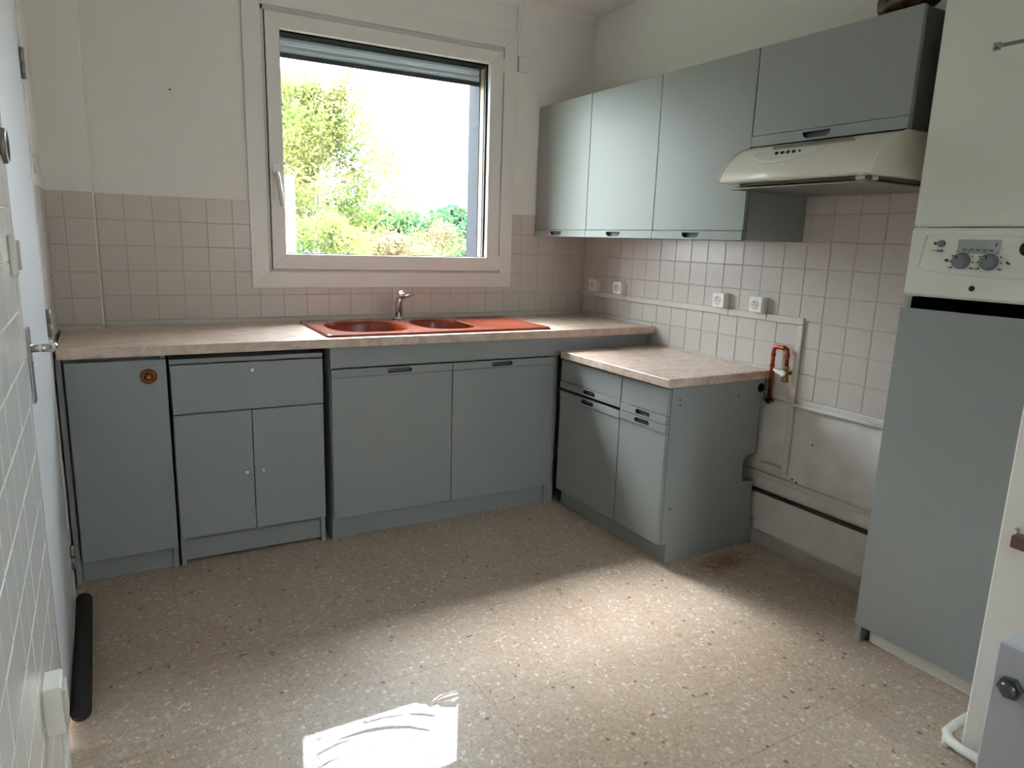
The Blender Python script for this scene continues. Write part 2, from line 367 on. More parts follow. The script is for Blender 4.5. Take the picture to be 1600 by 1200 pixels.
# ================================================================== STRUCTURE
# floor: screed plus 25 cm terrazzo tiles laid parallel to the side walls
NF, SF, PF = 2.604, 2.390, .248
fl = MB().box(-.35, REAR+.1, -.12, 2.95, -.12, -.004, 0).build('floor', 'screed', 'R'); tag(fl, kind='structure')
def floor_tiles():
    f = FR['R'][1]; cache = {}
    us = [SF+k*PF for k in range(-10, 11)]; ws = [NF-k*PF for k in range(-2, 12)]
    us[0] = max(us[0], -.12)
    for i in range(len(us)-1):
        for j in range(len(ws)-1):
            u0, u1, w1_, w0_ = us[i], us[i+1], ws[j], ws[j+1]
            off = 0
            if w0_ > 2.55: off = -.045             # cut strip along the left wall is laid out of step
            w0_ = max(w0_, -.02); w1_ = min(w1_, 2.86)
            if w1_-w0_ < .02: continue
            g = .0007; du, dw = u1-u0-g, w1_-w0_-g; k = (round(du, 4), round(dw, 4))
            if k not in cache:
                mb = MB(); mb.box(-du/2, du/2, -dw/2, dw/2, -.012, 0, 0); cache[k] = None
                b = mb.bm
                for v in b.verts: v.co = f(*v.co)
                bmesh.ops.recalc_face_normals(b, faces=b.faces[:])
                me = bpy.data.meshes.new('floor_tile'); b.to_mesh(me); b.free(); me.materials.append(MAT['terrazzo']); cache[k] = me
            o = bpy.data.objects.new('floor_tile', cache[k]); COL.objects.link(o); o.parent = fl
            o.location = f((u0+u1)/2+off, (w0_+w1_)/2, random.uniform(-.0002, .0002))
floor_tiles()
tag(MB().box(-.30, REAR+.2, -.2, 2.95, ZC, ZC+.1, 0).build('ceiling', 'ceiling_paint', 'R'), kind='structure')

# window wall
WX0, WX1, WZ0, WZ1 = .600, 1.806, 1.150, 2.300      # hole in the wall
def holed_wall(name, u0, u1, w0, w1, v0, v1, h, m, frame):
    b = MB()
    b.box(u0, h[0], w0, w1, v0, v1, 0).box(h[1], u1, w0, w1, v0, v1, 0).box(h[0], h[1], w0, w1, v0, h[2], 0).box(h[0], h[1], w0, w1, h[3], v1, 0)
    return tag(b.build(name, m, frame), kind='structure')
wb = holed_wall('wall_back', -.7, 2.9, -.36, 0, -.1, ZC+.05, (WX0, WX1, WZ0, WZ1), 'plaster', 'B')
PX, PY = -.106, .119      # pilaster in the left corner
bu = [T*k for k in range(-1, 24)]; bu[0] = PX+.003; bu[-1] = W
tiles(wb, 'B', bu, rows(Z0, ZW+.012), 0, .0045, 'tile_back', lambda *r: clip_out(r, (.545, 1.853, Z0-3*TS, 3)))
gb = MB()
for r_ in clip_out((PX+.002, W-.001, ZW-.02, Z0-.001), (WX0, WX1, WZ0, 3)): gb.box(r_[0], r_[1], -.001, .0026, r_[2], r_[3], 0)
gb.build('grout', 'grout', 'B', parent=wb)
MB().box(PX+.003, W-.004, 0, .010, ZW-.002, ZW+.017, .002).build('sealant_bead', 'sealant', 'B', parent=wb)
# drill hole left in the plaster left of the window
MB().lathe((.21, -.001, 1.905), (0, 1, 0), [(.004, 0), (.004, .0016)], 8).build('drill_hole', 'cavity', 'B', parent=wb)

# pilaster
pil = tag(MB().box(-.5, PX, -.02, PY-.0045, -.05, ZC+.02, .004).build('wall_pilaster', 'plaster', 'B'), kind='structure')
tiles(pil, 'B', [-.275, -.212, PX-.001], rows(Z0-.002, ZW+.012), PY-.0045, PY, 'tile_back', lambda *r: [r])
MB().box(-.276, PX-.002, PY-.006, PY-.002, ZW-.02, Z0-.003, 0).build('grout', 'grout', 'B', parent=pil)
MB().box(-.275, PX+.003, PY, PY+.009, ZW-.002, ZW+.013, .002).build('sealant_bead', 'sealant', 'B', parent=pil)

# right wall
wr = tag(MB().box(-.45, 2.66, -.25, 0, -.1, ZC+.05, 0).build('wall_right', 'plaster', 'R'), kind='structure')
YO = .7801
ru = [0]+[YO+T*k for k in range(-7, 14)]; ru = [u for u in ru if u >= 0]; ru = sorted(set(ru)); 
tiles(wr, 'R', ru, rows(Z0+2*TS, .7036), 0, .0045, 'tile_white', lambda *r: clip_out(r, (-1, 1.40, 1.48, 3)))
g2 = MB()
for r_ in clip_out((0, 2.19, .7036, Z0+2*TS-.002), (-1, 1.40, 1.48, 3)): g2.box(r_[0], r_[1], -.001, .0026, r_[2], r_[3], 0)
g2.build('grout', 'grout', 'R', parent=wr)
MB().box(.001, .645, 0, .010, ZW-.002, ZW+.015, .002).build('sealant_bead', 'sealant', 'R', parent=wr)
MB().box(1.30, 2.19, -.001, .0015, .0, .699, 0).build('lower_plaster', 'plaster_low', 'R', parent=wr)
for s_, z_ in ((1.675, .527), (1.62, .345), (1.70, .328), (1.598, .352)):
    MB().lathe((s_, 0, z_), (0, 1, 0), [(.004, 0), (.004, .003)], 8).build('drill_hole', 'cavity', 'R', parent=wr)
tag(MB().prism([(0, 0), (.012, 0), (.012, .060), (.006, .066), (0, .066)], 'u', 1.42, 2.19).build('baseboard_right', 'skirting', 'R'), kind='structure')

# wall end (partition) at the near right
tag(MB().box(2.644, REAR, -.2, .5776, -.1, ZC+.05, .004).build('wall_partition', 'plaster', 'R'), kind='structure')

# left wall: far piece, piece over the door, near tiled piece
D0, D1, DH = .745, 1.615, 2.06
wl = MB().box(-.4, D0, -.25, 0, -.1, ZC+.05, 0).box(D1, REAR+.1, -.25, 0, -.1, ZC+.05, 0).box(D0, D1, -.25, 0, DH, ZC+.05, 0)
wl = tag(wl.build('wall_left', 'plaster', 'L'), kind='structure')
lu = [PY+.001+T*k for k in range(0, 6)]; lu[-1] = .672
tiles(wl, 'L', lu, rows(Z0-.002, .80), 0, .0045, 'tile_white', lambda *r: [r])
MB().box(PY, .672, -.001, .0026, .80, Z0-.003, 0).build('grout', 'grout', 'L', parent=wl)
lu2 = [1.662+T*k for k in range(0, 9)]
tiles(wl, 'L', lu2, rows(Z0, .075), 0, .006, 'tile_pale', lambda *r: [r], gap=.0018)
MB().box(1.661, lu2[-1], -.001, .0034, .07, Z0-.001, 0).build('grout', 'grout_light', 'L', parent=wl)
tag(MB().box(1.662, REAR, 0, .010, 0, .075, .002).build('baseboard_left', 'plastic_white', 'L'), kind='structure')
# rear wall behind the camera, with an unseen window added to let in fill light
RO = (.68, 1.12, .95, 2.05)
def rear():
    b = MB()
    for a in ((-.35, RO[0], -.1, ZC+.05), (RO[1], 3.2, -.1, ZC+.05), (RO[0], RO[1], -.1, RO[2]), (RO[0], RO[1], RO[3], ZC+.05)):
        b.box(REAR, REAR+.2, a[0], a[1], a[2], a[3], 0)
    tag(b.build('wall_rear', 'plaster', 'R'), kind='structure')
    fr = MB(); c = (RO[0]+RO[1])/2
    for a in ((RO[0], RO[0]+.04), (RO[1]-.04, RO[1])): fr.box(REAR+.03, REAR+.09, a[0], a[1], RO[2], RO[3])
    fr.box(REAR+.03, REAR+.09, RO[0], RO[1], RO[2], RO[2]+.06).box(REAR+.03, REAR+.09, RO[0], RO[1], RO[3]-.07, RO[3])
    w = tag(fr.build('fill_window', 'upvc', 'R'), kind='structure')
    MB().box(REAR+.055, REAR+.061, RO[0]+.05, RO[1]-.05, RO[2]+.05, RO[3]-.05, 0).build('pane', 'glass', 'R', parent=w)
rear()

# ================================================================== WINDOW
def window():
    t = Thing('window_1', None, None, 'B', (1.2, 0, WZ0), kind='structure')
    ox0, ox1, oz0, oz1 = .511, 1.893, 1.062, 2.390
    ix0, ix1, iz0, iz1 = .589, 1.819, 1.138, 2.309
    A = [(ox0, oz0), (ox1, oz0), (ox1, oz1), (ox0, oz1)]; B = [(ix0, iz0), (ix1, iz0), (ix1, iz1), (ix0, iz1)]
    for i in range(4):
        j = (i+1) % 4
        b = MB(); b.prism([A[i], A[j], B[j], B[i]], 'w', .003, .016, bev=.0012); t.part('casing_board', b, 'upvc')
    # fixed frame seen as a thin rebate between casing and sash
    for a in ((ix0-.003, ix0+.0145, iz0, iz1), (ix1-.0085, ix1+.003, iz0, iz1), (ix0, ix1, iz0-.003, iz0+.010), (ix0, ix1, iz1-.022, iz1+.003)):
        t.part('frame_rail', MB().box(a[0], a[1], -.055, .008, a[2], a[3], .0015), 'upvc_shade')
    sx0, sx1, sz0, sz1 = .607, 1.808, 1.150, 2.284
    gx0, gx1, gz0, gz1 = .669, 1.736, 1.222, 2.219
    A = [(sx0, sz0), (sx1, sz0), (sx1, sz1), (sx0, sz1)]; B = [(gx0, gz0), (gx1, gz0), (gx1, gz1), (gx0, gz1)]
    t.part('sash_rebate', MB().box(ix0+.010, sx0+.003, -.02, .006, sz0, sz1, 0).box(sx1-.001, ix1-.006, -.02, .0065, sz0+.03, sz1-.12, 0), 'rubber')
    for i in range(4):
        j = (i+1) % 4
        t.part('sash_rail', MB().prism([A[i], A[j], B[j], B[i]], 'w', -.042, .020, bev=.002), 'upvc')
    # glazing bead line and rubber gaskets
    e = .007
    for a in ((gx0-.001, gx0+e, gz0, gz1), (gx1-e, gx1+.001, gz0, gz1), (gx0, gx1, gz0-.001, gz0+.003), (gx0, gx1, gz1-e, gz1+.001)):
        t.part('gasket', MB().box(a[0], a[1], -.024, -.012, a[2], a[3], 0), 'rubber')
    t.part('pane', MB().box(gx0-.01, gx1+.01, -.0225, -.0185, gz0-.01, gz1+.01, 0), 'glass')
    for z in (1.20, 2.225): t.part('hinge', MB().box(1.802, 1.820, .006, .019, z-.045, z+.03, .003), 'upvc')
    h = t.part('handle', MB().box(.617, .645, .018, .027, 1.47, 1.635, .006), 'upvc')
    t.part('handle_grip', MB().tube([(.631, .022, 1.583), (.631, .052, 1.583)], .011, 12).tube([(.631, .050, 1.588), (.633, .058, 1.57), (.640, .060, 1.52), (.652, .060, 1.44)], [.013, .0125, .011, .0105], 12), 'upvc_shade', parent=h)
    # masonry reveal and outside sill
    t.part('reveal', MB().box(1.792, WX1+.004, -.362, -.292, WZ0, 2.30, 0), 'shutter_guide')
    t.part('outer_frame', MB().box(1.788, WX1+.004, -.16, -.05, WZ0, 2.26, .001).box(WX0-.004, .652, -.16, -.05, WZ0, 2.26, .001), 'rubber')
    t.part('sill', MB().box(WX0, WX1, -.41, -.045, WZ0-.02, 1.190, .003), 'shutter_guide')
window()
def shutter():
    t = Thing('roller_shutter', 'grey roller shutter pulled almost fully up outside the window', 'shutter', 'B', (1.2, -.22, 2.15))
    t.part('shutter_box', MB().box(WX0+.001, WX1-.001, -.205, -.045, 2.236, 2.299, .002), 'box_under')
    for k in range(2): t.part('slat', MB().prism([(-.226, 2.172+k*.036), (-.216, 2.174+k*.036), (-.212, 2.190+k*.036), (-.216, 2.206+k*.036), (-.226, 2.207+k*.036)], 'u', .626, 1.783, smooth=False), 'shutter')
    t.part('end_bar', MB().box(.626, 1.783, -.230, -.210, 2.150, 2.170, .002), 'shutter_guide')
    t.part('guide_rail', MB().box(1.787, 1.806, -.205, -.162, 1.19, 2.236, .002), 'shutter_beige', label='beige guide rail')
    t.part('guide_rail', MB().box(1.784, 1.806, -.291, -.207, 1.19, 2.30, .002), 'shutter_guide')
    t.part('guide_rail', MB().box(.600, .624, -.290, -.165, 1.19, 2.30, .002), 'shutter_guide')
shutter()

# ================================================================== WORKTOPS, SINK, TAP
WY = .6715
def long_worktop():
    # the slab is cut out under the sink
    b = MB(); x0, x1 = -.262, W-.004
    def quad(u0, u1, w0, w1): b.box(u0, u1, w0, w1, ZW-.036, ZW, .0025)
    SX0, SX1, SW0, SW1 = .76, 1.55, .10, .55
    b2 = bmesh.new()
    O = [(x0, .012), (x1-.0, .012), (x1+.013, WY), (x0+.019, WY)]; I = [(SX0, SW0), (SX1, SW0), (SX1, SW1), (SX0, SW1)]
    for z in (ZW, ZW-.036):
        o = [b2.verts.new((p[0], p[1], z)) for p in O]; i = [b2.verts.new((p[0], p[1], z)) for p in I]
        for k in range(4): b2.faces.new((o[k], o[(k+1) % 4], i[(k+1) % 4], i[k]))
        if z == ZW: to, ti = o, i
        else:
            for k in range(4):
                b2.faces.new((to[k], to[(k+1) % 4], o[(k+1) % 4], o[k])); b2.faces.new((ti[k], ti[(k+1) % 4], i[(k+1) % 4], i[k]))
    fe = [e for e in b2.edges if all(abs(v.co.y-WY) < 1e-6 for v in e.verts) and abs(e.verts[0].co.z-e.verts[1].co.z) < 1e-6]
    bmesh.ops.bevel(b2, geom=fe, offset=.003, segments=2, affect='EDGES')
    b.add(b2)
    mono('worktop', b, 'worktop_stone', 'long beige stone-effect worktop running under the window', 'worktop', 'B', (1.0, .3, ZW-.036))
long_worktop()
mono('worktop', MB().box(.676, 1.440, .004, .602, .766, .802, .003), 'worktop_stone', 'short lower beige stone-effect worktop beside the copper pipe', 'worktop', 'R', (1.05, .3, .766))

def sink():
    zt = ZW+.011
    t = Thing('kitchen_sink', 'terracotta brown double-bowl sink with drainer set in the worktop', 'sink', 'B', (1.2, .33, ZW))
    x0, x1, w0, w1 = .700, 1.800, .095, .628
    def ell(cx, cw, a, c, n=32, p=2.6):
        o = []
        for k in range(n):
            th = 2*math.pi*k/n; cs, sn = math.cos(th), math.sin(th)
            o.append((cx+a*math.copysign(abs(cs)**(2/p), cs), cw+c*math.copysign(abs(sn)**(2/p), sn)))
        return o
    B1 = ell(.945, .372, .183, .205); B2 = ell(1.318, .372, .140, .195)
    DR = ell(1.605, .362, .165, .225, 24, 6)
    b = bmesh.new()
    def ring(pts, z): return [b.verts.new((u, w, z)) for u, w in pts]
    def loop(vs): return [b.edges.new((vs[i], vs[(i+1) % len(vs)])) for i in range(len(vs))]
    r = .022
    O = [(u, w) for u, w in arc(x1-r, w0+r, r, -90, 0, 4)+arc(x1-r, w1-r, r, 0, 90, 4)+arc(x0+r, w1-r, r, 90, 180, 4)+arc(x0+r, w0+r, r, 180, 270, 4)]
    oi = [(1.25+(u-1.25)*.985, .3615+(w-.3615)*.975) for u, w in O]
    top = ring(oi, zt); e = loop(top)
    r1, r2_, r3 = ring(B1, zt), ring(B2, zt), ring(DR, zt)
    for q in (r1, r2_, r3): e += loop(q)
    bmesh.ops.triangle_fill(b, edges=e, use_beauty=True)
    lo = ring(O, ZW+.004); lo2 = ring(O, ZW-.0005)
    for a, c in ((top, lo), (lo, lo2)):
        for k in range(len(a)):
            f = b.faces.new((a[k], a[(k+1) % len(a)], c[(k+1) % len(c)], c[k])); f.smooth = True
    m = MB(); m.add(b); t.part('rim', m, 'sink_glaze')
    def bowl(pts, cx, cw, depth):
        b = bmesh.new(); prev = None
        for f_, d in ((1.0, 0), (.985, .004), (.96, .02), (.93, depth*.75), (.86, depth*.96), (.6, depth), (.12, depth+.003)):
            rr = [b.verts.new((cx+(u-cx)*f_, cw+(w-cw)*f_, zt-d)) for u, w in pts]
            if prev:
                for k in range(len(rr)):
                    q = b.faces.new((prev[k], prev[(k+1) % len(rr)], rr[(k+1) % len(rr)], rr[k])); q.smooth = True
            prev = rr
        b.faces.new(prev); m = MB(); m.add(b); return m
    a = t.part('bowl', bowl(B1, .945, .372, .165), 'sink_glaze')
    t.part('drain', MB().lathe((.945, .372, zt-.166), (0, 0, 1), [(.035, 0), (.035, .002), (.026, .003), (.02, .001)], 20), 'chrome', parent=a)
    a = t.part('bowl', bowl(B2, 1.318, .372, .15), 'sink_glaze')
    t.part('drain', MB().lathe((1.318, .372, zt-.151), (0, 0, 1), [(.035, 0), (.035, .002), (.026, .003), (.02, .001)], 20), 'chrome', parent=a)
    b = bmesh.new(); prev = None
    for f_, d in ((1, 0), (.97, .003), (.0, .0045)):
        rr = [b.verts.new((1.605+(u-1.605)*f_, .362+(w-.362)*f_, zt-d)) for u, w in DR]
        if prev:
            for k in range(len(rr)):
                q = b.faces.new((prev[k], prev[(k+1) % len(rr)], rr[(k+1) % len(rr)], rr[k])); q.smooth = True
        prev = rr
    m = MB(); m.add(b); t.part('drainer', m, 'sink_glaze')
sink()
def tap():
    zt = ZW+.0115; x, w = 1.188, .135
    t = Thing('mixer_tap', 'chrome single-lever mixer tap standing behind the brown sink bowls', 'tap', 'B', (x, w, zt))
    t.part('body', MB().lathe((x, w, zt), (0, 0, 1), [(.030, 0), (.030, .004), (.025, .007), (.0235, .02), (.0225, .085), (.0215, .094), (.012, .098)], 24), 'chrome')
    sp = t.part('spout', MB().tube([(x-.004, w+.008, zt+.015), (x-.018, w+.05, zt+.07), (x-.034, w+.115, zt+.125), (x-.040, w+.150, zt+.141), (x-.042, w+.166, zt+.136)], [.017, .0165, .015, .0145, .0145], 16), 'chrome')
    t.part('aerator', MB().lathe((x-.042, w+.163, zt+.140), (-.01, .35, -1), [(.0145, 0), (.0155, .003), (.0155, .014), (.012, .016)], 16), 'chrome', parent=sp)
    t.part('lever', MB().tube([(x, w, zt+.092), (x+.012, w-.002, zt+.104), (x+.045, w-.006, zt+.113), (x+.083, w-.010, zt+.122)], [.020, .0125, .0075, .006], 12), 'chrome')
tap()

# ================================================================== BASE UNITS ON THE WINDOW WALL
def strip_door(t, name, u0, u1, v0, v1, wf, hu, top=True, m='laminate', sh=.033, th=.018, hd='s', hw=None):
    """door or drawer front with a grip strip along one edge; hu = (start, end) of the finger pocket"""
    if top: pv0, pv1, sv0, sv1 = v0, v1-sh, v1-sh, v1
    else: pv0, pv1, sv0, sv1 = v0+sh, v1, v0, v0+sh
    d = t.part(name, MB().box(u0, u1, wf-th, wf, pv0 if top else pv0+.0022, pv1-.0022 if top else pv1, .0012), m)
    c = (sv0+sv1)/2; h = .0105
    out = stadium(hu[0], hu[1], c-h, c+h) if hd == 's' else dshape(hu[0], hu[1], c-h, c+h)
    t.part('grip_strip', MB().holed(u0, u1, wf-th, wf+.0035, sv0, sv1, out, .0195), m, parent=d)
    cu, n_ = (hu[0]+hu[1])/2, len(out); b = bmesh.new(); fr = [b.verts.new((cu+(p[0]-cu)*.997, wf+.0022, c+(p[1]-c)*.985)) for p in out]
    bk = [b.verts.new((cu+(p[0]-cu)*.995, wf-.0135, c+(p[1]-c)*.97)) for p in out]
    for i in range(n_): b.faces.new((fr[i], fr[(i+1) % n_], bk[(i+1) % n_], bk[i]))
    b.faces.new(bk); g_ = MB(); g_.add(b); t.part('grip_recess', g_, 'grip_shade', parent=d)  # darker insert stands in for the shade inside the finger pocket
    return d

def left_unit():
    t = Thing('base_cabinet', 'narrow grey base cabinet with round wooden knob beside the door', 'cabinet', 'B', (-.08, .35, 0))
    t.part('side_panel', MB().box(-.252, -.234, .13, .622, 0, .86, .001), 'laminate')
    t.part('side_panel', MB().box(.078, .096, .03, .622, 0, .86, .001), 'laminate')
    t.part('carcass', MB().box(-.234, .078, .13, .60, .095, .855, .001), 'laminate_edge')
    t.part('plinth', MB().box(-.234, .078, .588, .600, 0, .095, .001), 'laminate')
    d = t.part('door', MB().box(-.226, .096, .626, .645, .093, .846, .0015), 'laminate')
    k = t.part('knob', MB().lathe((.036, .645, .785), (0, 1, 0), [(.027, 0), (.028, .003), (.027, .009), (.019, .012), (.016, .011)], 28), 'wood_knob', parent=d)
    t.part('knob_centre', MB().lathe((.036, .655, .785), (0, 1, 0), [(.0155, 0), (.0155, .002), (.010, .004), (.009, .010), (.005, .013)], 20), 'brass', parent=d, label='brass centre of the wooden knob')
left_unit()

def mid_unit():
    t = Thing('base_cabinet', 'grey base cabinet with one wide drawer over two small-knobbed doors', 'cabinet', 'B', (.395, .35, 0))
    x0, x1 = .106, .678; wf = .634
    t.part('side_panel', MB().box(x0, x0+.017, .03, wf-.019, 0, .838, .001), 'laminate')
    t.part('side_panel', MB().box(x1-.017, x1, .03, wf-.019, 0, .838, .001), 'laminate')
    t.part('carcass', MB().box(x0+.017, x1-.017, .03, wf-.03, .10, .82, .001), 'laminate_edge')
    t.part('top_rail', MB().box(x0, x1, .03, wf-.003, .823, .840, .001), 'laminate')
    t.part('plinth', MB().box(x0+.017, x1-.017, wf-.053, wf-.041, .012, .11, .001), 'laminate')
    def knob(u, v, d): t.part('knob', MB().box(u-.004, u+.004, wf, wf+.010, v-.004, v+.004, .001).box(u-.0075, u+.0075, wf+.009, wf+.019, v-.0075, v+.0075, .0015), 'knob_metal', parent=d)
    d = t.part('drawer', MB().box(x0+.002, x1-.001, wf-.019, wf+.004, .628, .818, .0015), 'laminate'); knob(.398, .787, d)
    d = t.part('door', MB().box(x0+.002, .3905, wf-.019, wf, .120, .623, .0015), 'laminate'); knob(.362, .371, d)
    d = t.part('door', MB().box(.3935, x1-.001, wf-.019, wf, .120, .623, .0015), 'laminate'); knob(.424, .371, d)
mid_unit()

def sink_unit():
    t = Thing('base_cabinet', 'wide grey two-door base cabinet under the brown sink', 'cabinet', 'B', (1.26, .35, 0))
    x0, x1, wf = .707, 1.812, .645
    t.part('side_panel', MB().box(x0, x0+.018, .03, wf-.019, 0, .863, .001), 'laminate')
    t.part('side_panel', MB().box(x1-.02, x1, .03, wf-.019, 0, .863, .001), 'laminate')
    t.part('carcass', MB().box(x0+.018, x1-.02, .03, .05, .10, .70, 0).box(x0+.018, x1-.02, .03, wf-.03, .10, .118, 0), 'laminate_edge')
    t.part('fascia', MB().box(x0, x1, wf-.019, wf-.002, .772, .863, .001), 'laminate')
    t.part('fascia', MB().box(x1+.0015, W+.005, wf-.025, wf-.008, .772, .863, .001), 'laminate')
    t.part('plinth', MB().box(x0+.018, x1-.02, .592, .604, 0, .10, .001), 'laminate')
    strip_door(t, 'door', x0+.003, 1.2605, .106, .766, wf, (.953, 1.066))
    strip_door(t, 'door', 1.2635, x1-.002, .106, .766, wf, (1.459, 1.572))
    t.part('corner_post', MB().box(x1, x1+.034, .58, .620, 0, .772, .001), 'laminate')
sink_unit()

def right_unit():
    t = Thing('base_cabinet', 'grey base cabinet with two drawers over two doors and holed side panel', 'cabinet', 'R', (1.05, .3, 0))
    u0, u1, wf, zt = .655, 1.424, .583, .764
    # side panel with notches cut around the pipes at the wall
    pts = [(.50, 0), (.536, 0), (.536, .090), (.565, .090), (.565, zt), (.032, zt), (.024, .705), (.048, .626), (.046, .509), (.042, .430), (.095, .420), (.110, .400), (.117, .376), (.108, .305), (.040, .297), (.036, .238), (.035, .121), (.014, .116), (.014, 0)]
    t.part('side_panel', MB().prism(pts, 'u', u1-.018, u1), 'laminate')
    for s_, z_ in ((.52, .71), (.52, .69), (.185, .70), (.53, .245)):
        t.part('screw_hole', MB().lathe((u1-.0005, s_, z_), (1, 0, 0), [(.0035, 0), (.0035, .0011)], 8), 'cavity')
    t.part('pipe_hole', MB().lathe((u1-.0005, .050, .725), (1, 0, 0), [(.020, 0), (.020, .0012)], 18), 'cavity')
    t.part('back_panel', MB().box(u0, u1-.02, .10, .108, .1, zt, 0), 'wood_brown')
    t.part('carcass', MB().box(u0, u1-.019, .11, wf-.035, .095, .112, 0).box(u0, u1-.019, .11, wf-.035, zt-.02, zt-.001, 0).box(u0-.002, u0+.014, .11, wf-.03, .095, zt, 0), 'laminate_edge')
    t.part('plinth', MB().box(u0-.02, u1-.018, .520, .532, 0, .093, .001), 'laminate')
    um = 1.129
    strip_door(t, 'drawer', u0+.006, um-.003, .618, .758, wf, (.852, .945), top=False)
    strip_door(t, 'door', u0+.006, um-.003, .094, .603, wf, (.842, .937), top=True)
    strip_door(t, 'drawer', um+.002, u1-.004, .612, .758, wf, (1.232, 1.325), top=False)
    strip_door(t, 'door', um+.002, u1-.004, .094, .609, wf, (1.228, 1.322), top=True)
right_unit()

# ================================================================== WALL UNITS
UF = .357; UB = [.004, .4885, .996, 1.516]; UT, UZ = 2.036, 1.350
def wall_unit(u0, u1, label, hu):
    t = Thing('wall_cabinet', label, 'cabinet', 'R', ((u0+u1)/2, .17, UZ), group='grey wall cabinets beside the window')
    t.part('carcass', MB().box(u0+.001, u1-.001, .001, UF-.020, UZ, UT, .001), 'laminate')
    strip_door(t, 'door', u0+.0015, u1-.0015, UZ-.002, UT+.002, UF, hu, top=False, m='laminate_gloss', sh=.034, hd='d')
wall_unit(UB[0], UB[1], 'grey wall cabinet nearest the window, in the corner', (.165, .272))
wall_unit(UB[1], UB[2], 'middle one of the three tall grey wall cabinets', (.662, .772))
wall_unit(UB[2], UB[3], 'tall grey wall cabinet next to the cooker hood', (1.186, 1.286))
def hood_unit():
    t = Thing('wall_cabinet', 'short wide grey wall cabinet above the cooker hood', 'cabinet', 'R', (1.82, .17, 1.69), group='grey wall cabinets beside the window')
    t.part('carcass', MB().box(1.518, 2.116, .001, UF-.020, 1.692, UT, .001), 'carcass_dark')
    strip_door(t, 'door', 1.5185, 2.118, 1.690, UT+.002, UF, (1.742, 1.852), top=False, m='laminate', sh=.036, hd='d')
hood_unit()

def hood():
    t = Thing('cooker_hood', 'cream cooker hood with curved front and push buttons', 'hood', 'R', (1.81, .2, 1.53))
    u0, u1 = 1.508, 2.108
    prof = [(.002, 1.548), (.002, 1.688), (.345, 1.688)]
    cur = [(.345, 1.688), (.395, 1.672), (.435, 1.648), (.468, 1.617), (.489, 1.586), (.497, 1.564), (.495, 1.554), (.486, 1.549)]
    prof = [(.002, 1.548), (.002, 1.688)]+cur
    b = bmesh.new()
    L = [b.verts.new((u0, w, v)) for w, v in prof]; Rr = [b.verts.new((u1, w, v)) for w, v in prof]
    for i in range(len(prof)):
        j = (i+1) % len(prof); f = b.faces.new((L[i], L[j], Rr[j], Rr[i])); f.smooth = 2 <= i < len(prof)-2
    b.faces.new(L); b.faces.new(Rr[::-1]); m = MB(); m.add(b); t.part('shell', m, 'enamel_hood')
    ch = [(.002, 1.546), (.002, 1.6885)]+[(w*1.0+.0015, v+.0015) for w, v in cur[0:]]
    t.part('cheek', MB().prism(ch, 'u', u1-.001, u1+.004), 'enamel_hood', label='cheek plate of the hood')
    t.part('cheek', MB().prism(ch, 'u', u0-.004, u0+.001), 'enamel_hood')
    t.part('filter', MB().box(u0+.03, u1-.03, .03, .455, 1.538, 1.5485, .002), 'carcass_dark')
    t.part('glass_visor', MB().box(u0+.025, u1-.025, .02, .47, 1.528, 1.533, .001), 'steel')
    for u in (u0+.045, u1-.06): t.part('lamp_lens', MB().lathe((u, .425, 1.549), (0, 0, -1), [(.034, 0), (.034, .010), (.025, .016), (.01, .018)], 20), 'plastic_white')
    # curved button plate: follows the shell, bounded below by an arc
    def onshell(w_):
        for (a, av), (c, cv) in zip(cur, cur[1:]):
            if a <= w_ <= c: return av+(cv-av)*(w_-a)/(c-a)
    b = bmesh.new(); rowsN = 8; colsN = 24; grid = []
    uc, hw = 1.752, .150
    for i in range(colsN+1):
        u = uc-hw+2*hw*i/colsN; k = 1-((u-uc)/hw)**2; col = []
        for j in range(rowsN+1):
            w_ = .424+.050*math.sqrt(max(k, 0))*j/rowsN-.004*(u-uc)/hw
            v_ = onshell(w_); col.append(b.verts.new((u, w_+.0022, v_+.0022)))
        grid.append(col)
    for i in range(colsN):
        for j in range(rowsN):
            f = b.faces.new((grid[i][j], grid[i+1][j], grid[i+1][j+1], grid[i][j+1])); f.smooth = True
    ext = bmesh.ops.extrude_face_region(b, geom=b.faces[:]); 
    for v in [g for g in ext['geom'] if isinstance(g, bmesh.types.BMVert)]: v.co += Vector((0, -.003, -.003))
    m = MB(); m.add(b); t.part('button_plate', m, 'enamel')
    nrm = Vector((0, .6, .8))
    for k in range(5):
        u = 1.713+.0235*k; w_ = .443
        t.part('button', MB().lathe((u, w_+.001, onshell(w_)+.001), nrm, [(.0065 if k < 4 else .004, 0), (.0065 if k < 4 else .004, .006), (.004 if k < 4 else .002, .0075)], 10), 'plastic_dark' if k < 4 else 'wood_knob', label='dark push button' if k < 4 else 'small red pilot lamp')
    # ventilation slots near the top edge
    sl = []
    for i in range(44):
        for j in range(6):
            u = 1.640+.0076*i+.006*j; w_ = .380+.0058*j
            if u < 1.985-(5-j)*.006: sl.append((u, w_))
    m = MB()
    for u, w_ in sl: m.box(u-.0022, u+.0022, w_-.0018, w_+.0018, onshell(w_)-.003, onshell(w_)+.0006, 0)
    tag(t.part('vent_slots', m, 'plastic_dark'), kind='stuff')
hood()

def duct():
    pts, rs = [], []
    for i in range(60):
        a = i/59; u = 1.90+.20*a; w = .16+.03*math.sin(a*3); v = 2.115+.12*a*a
        pts.append((u, w, v)); rs.append(.068+(.005 if i % 2 else 0))
    mono('flexible_duct', MB().tube(pts, rs, 18), 'foil', 'crinkled dark foil duct lying on top of the wall cabinet', 'duct', 'R', (1.95, .16, 2.04))
duct()

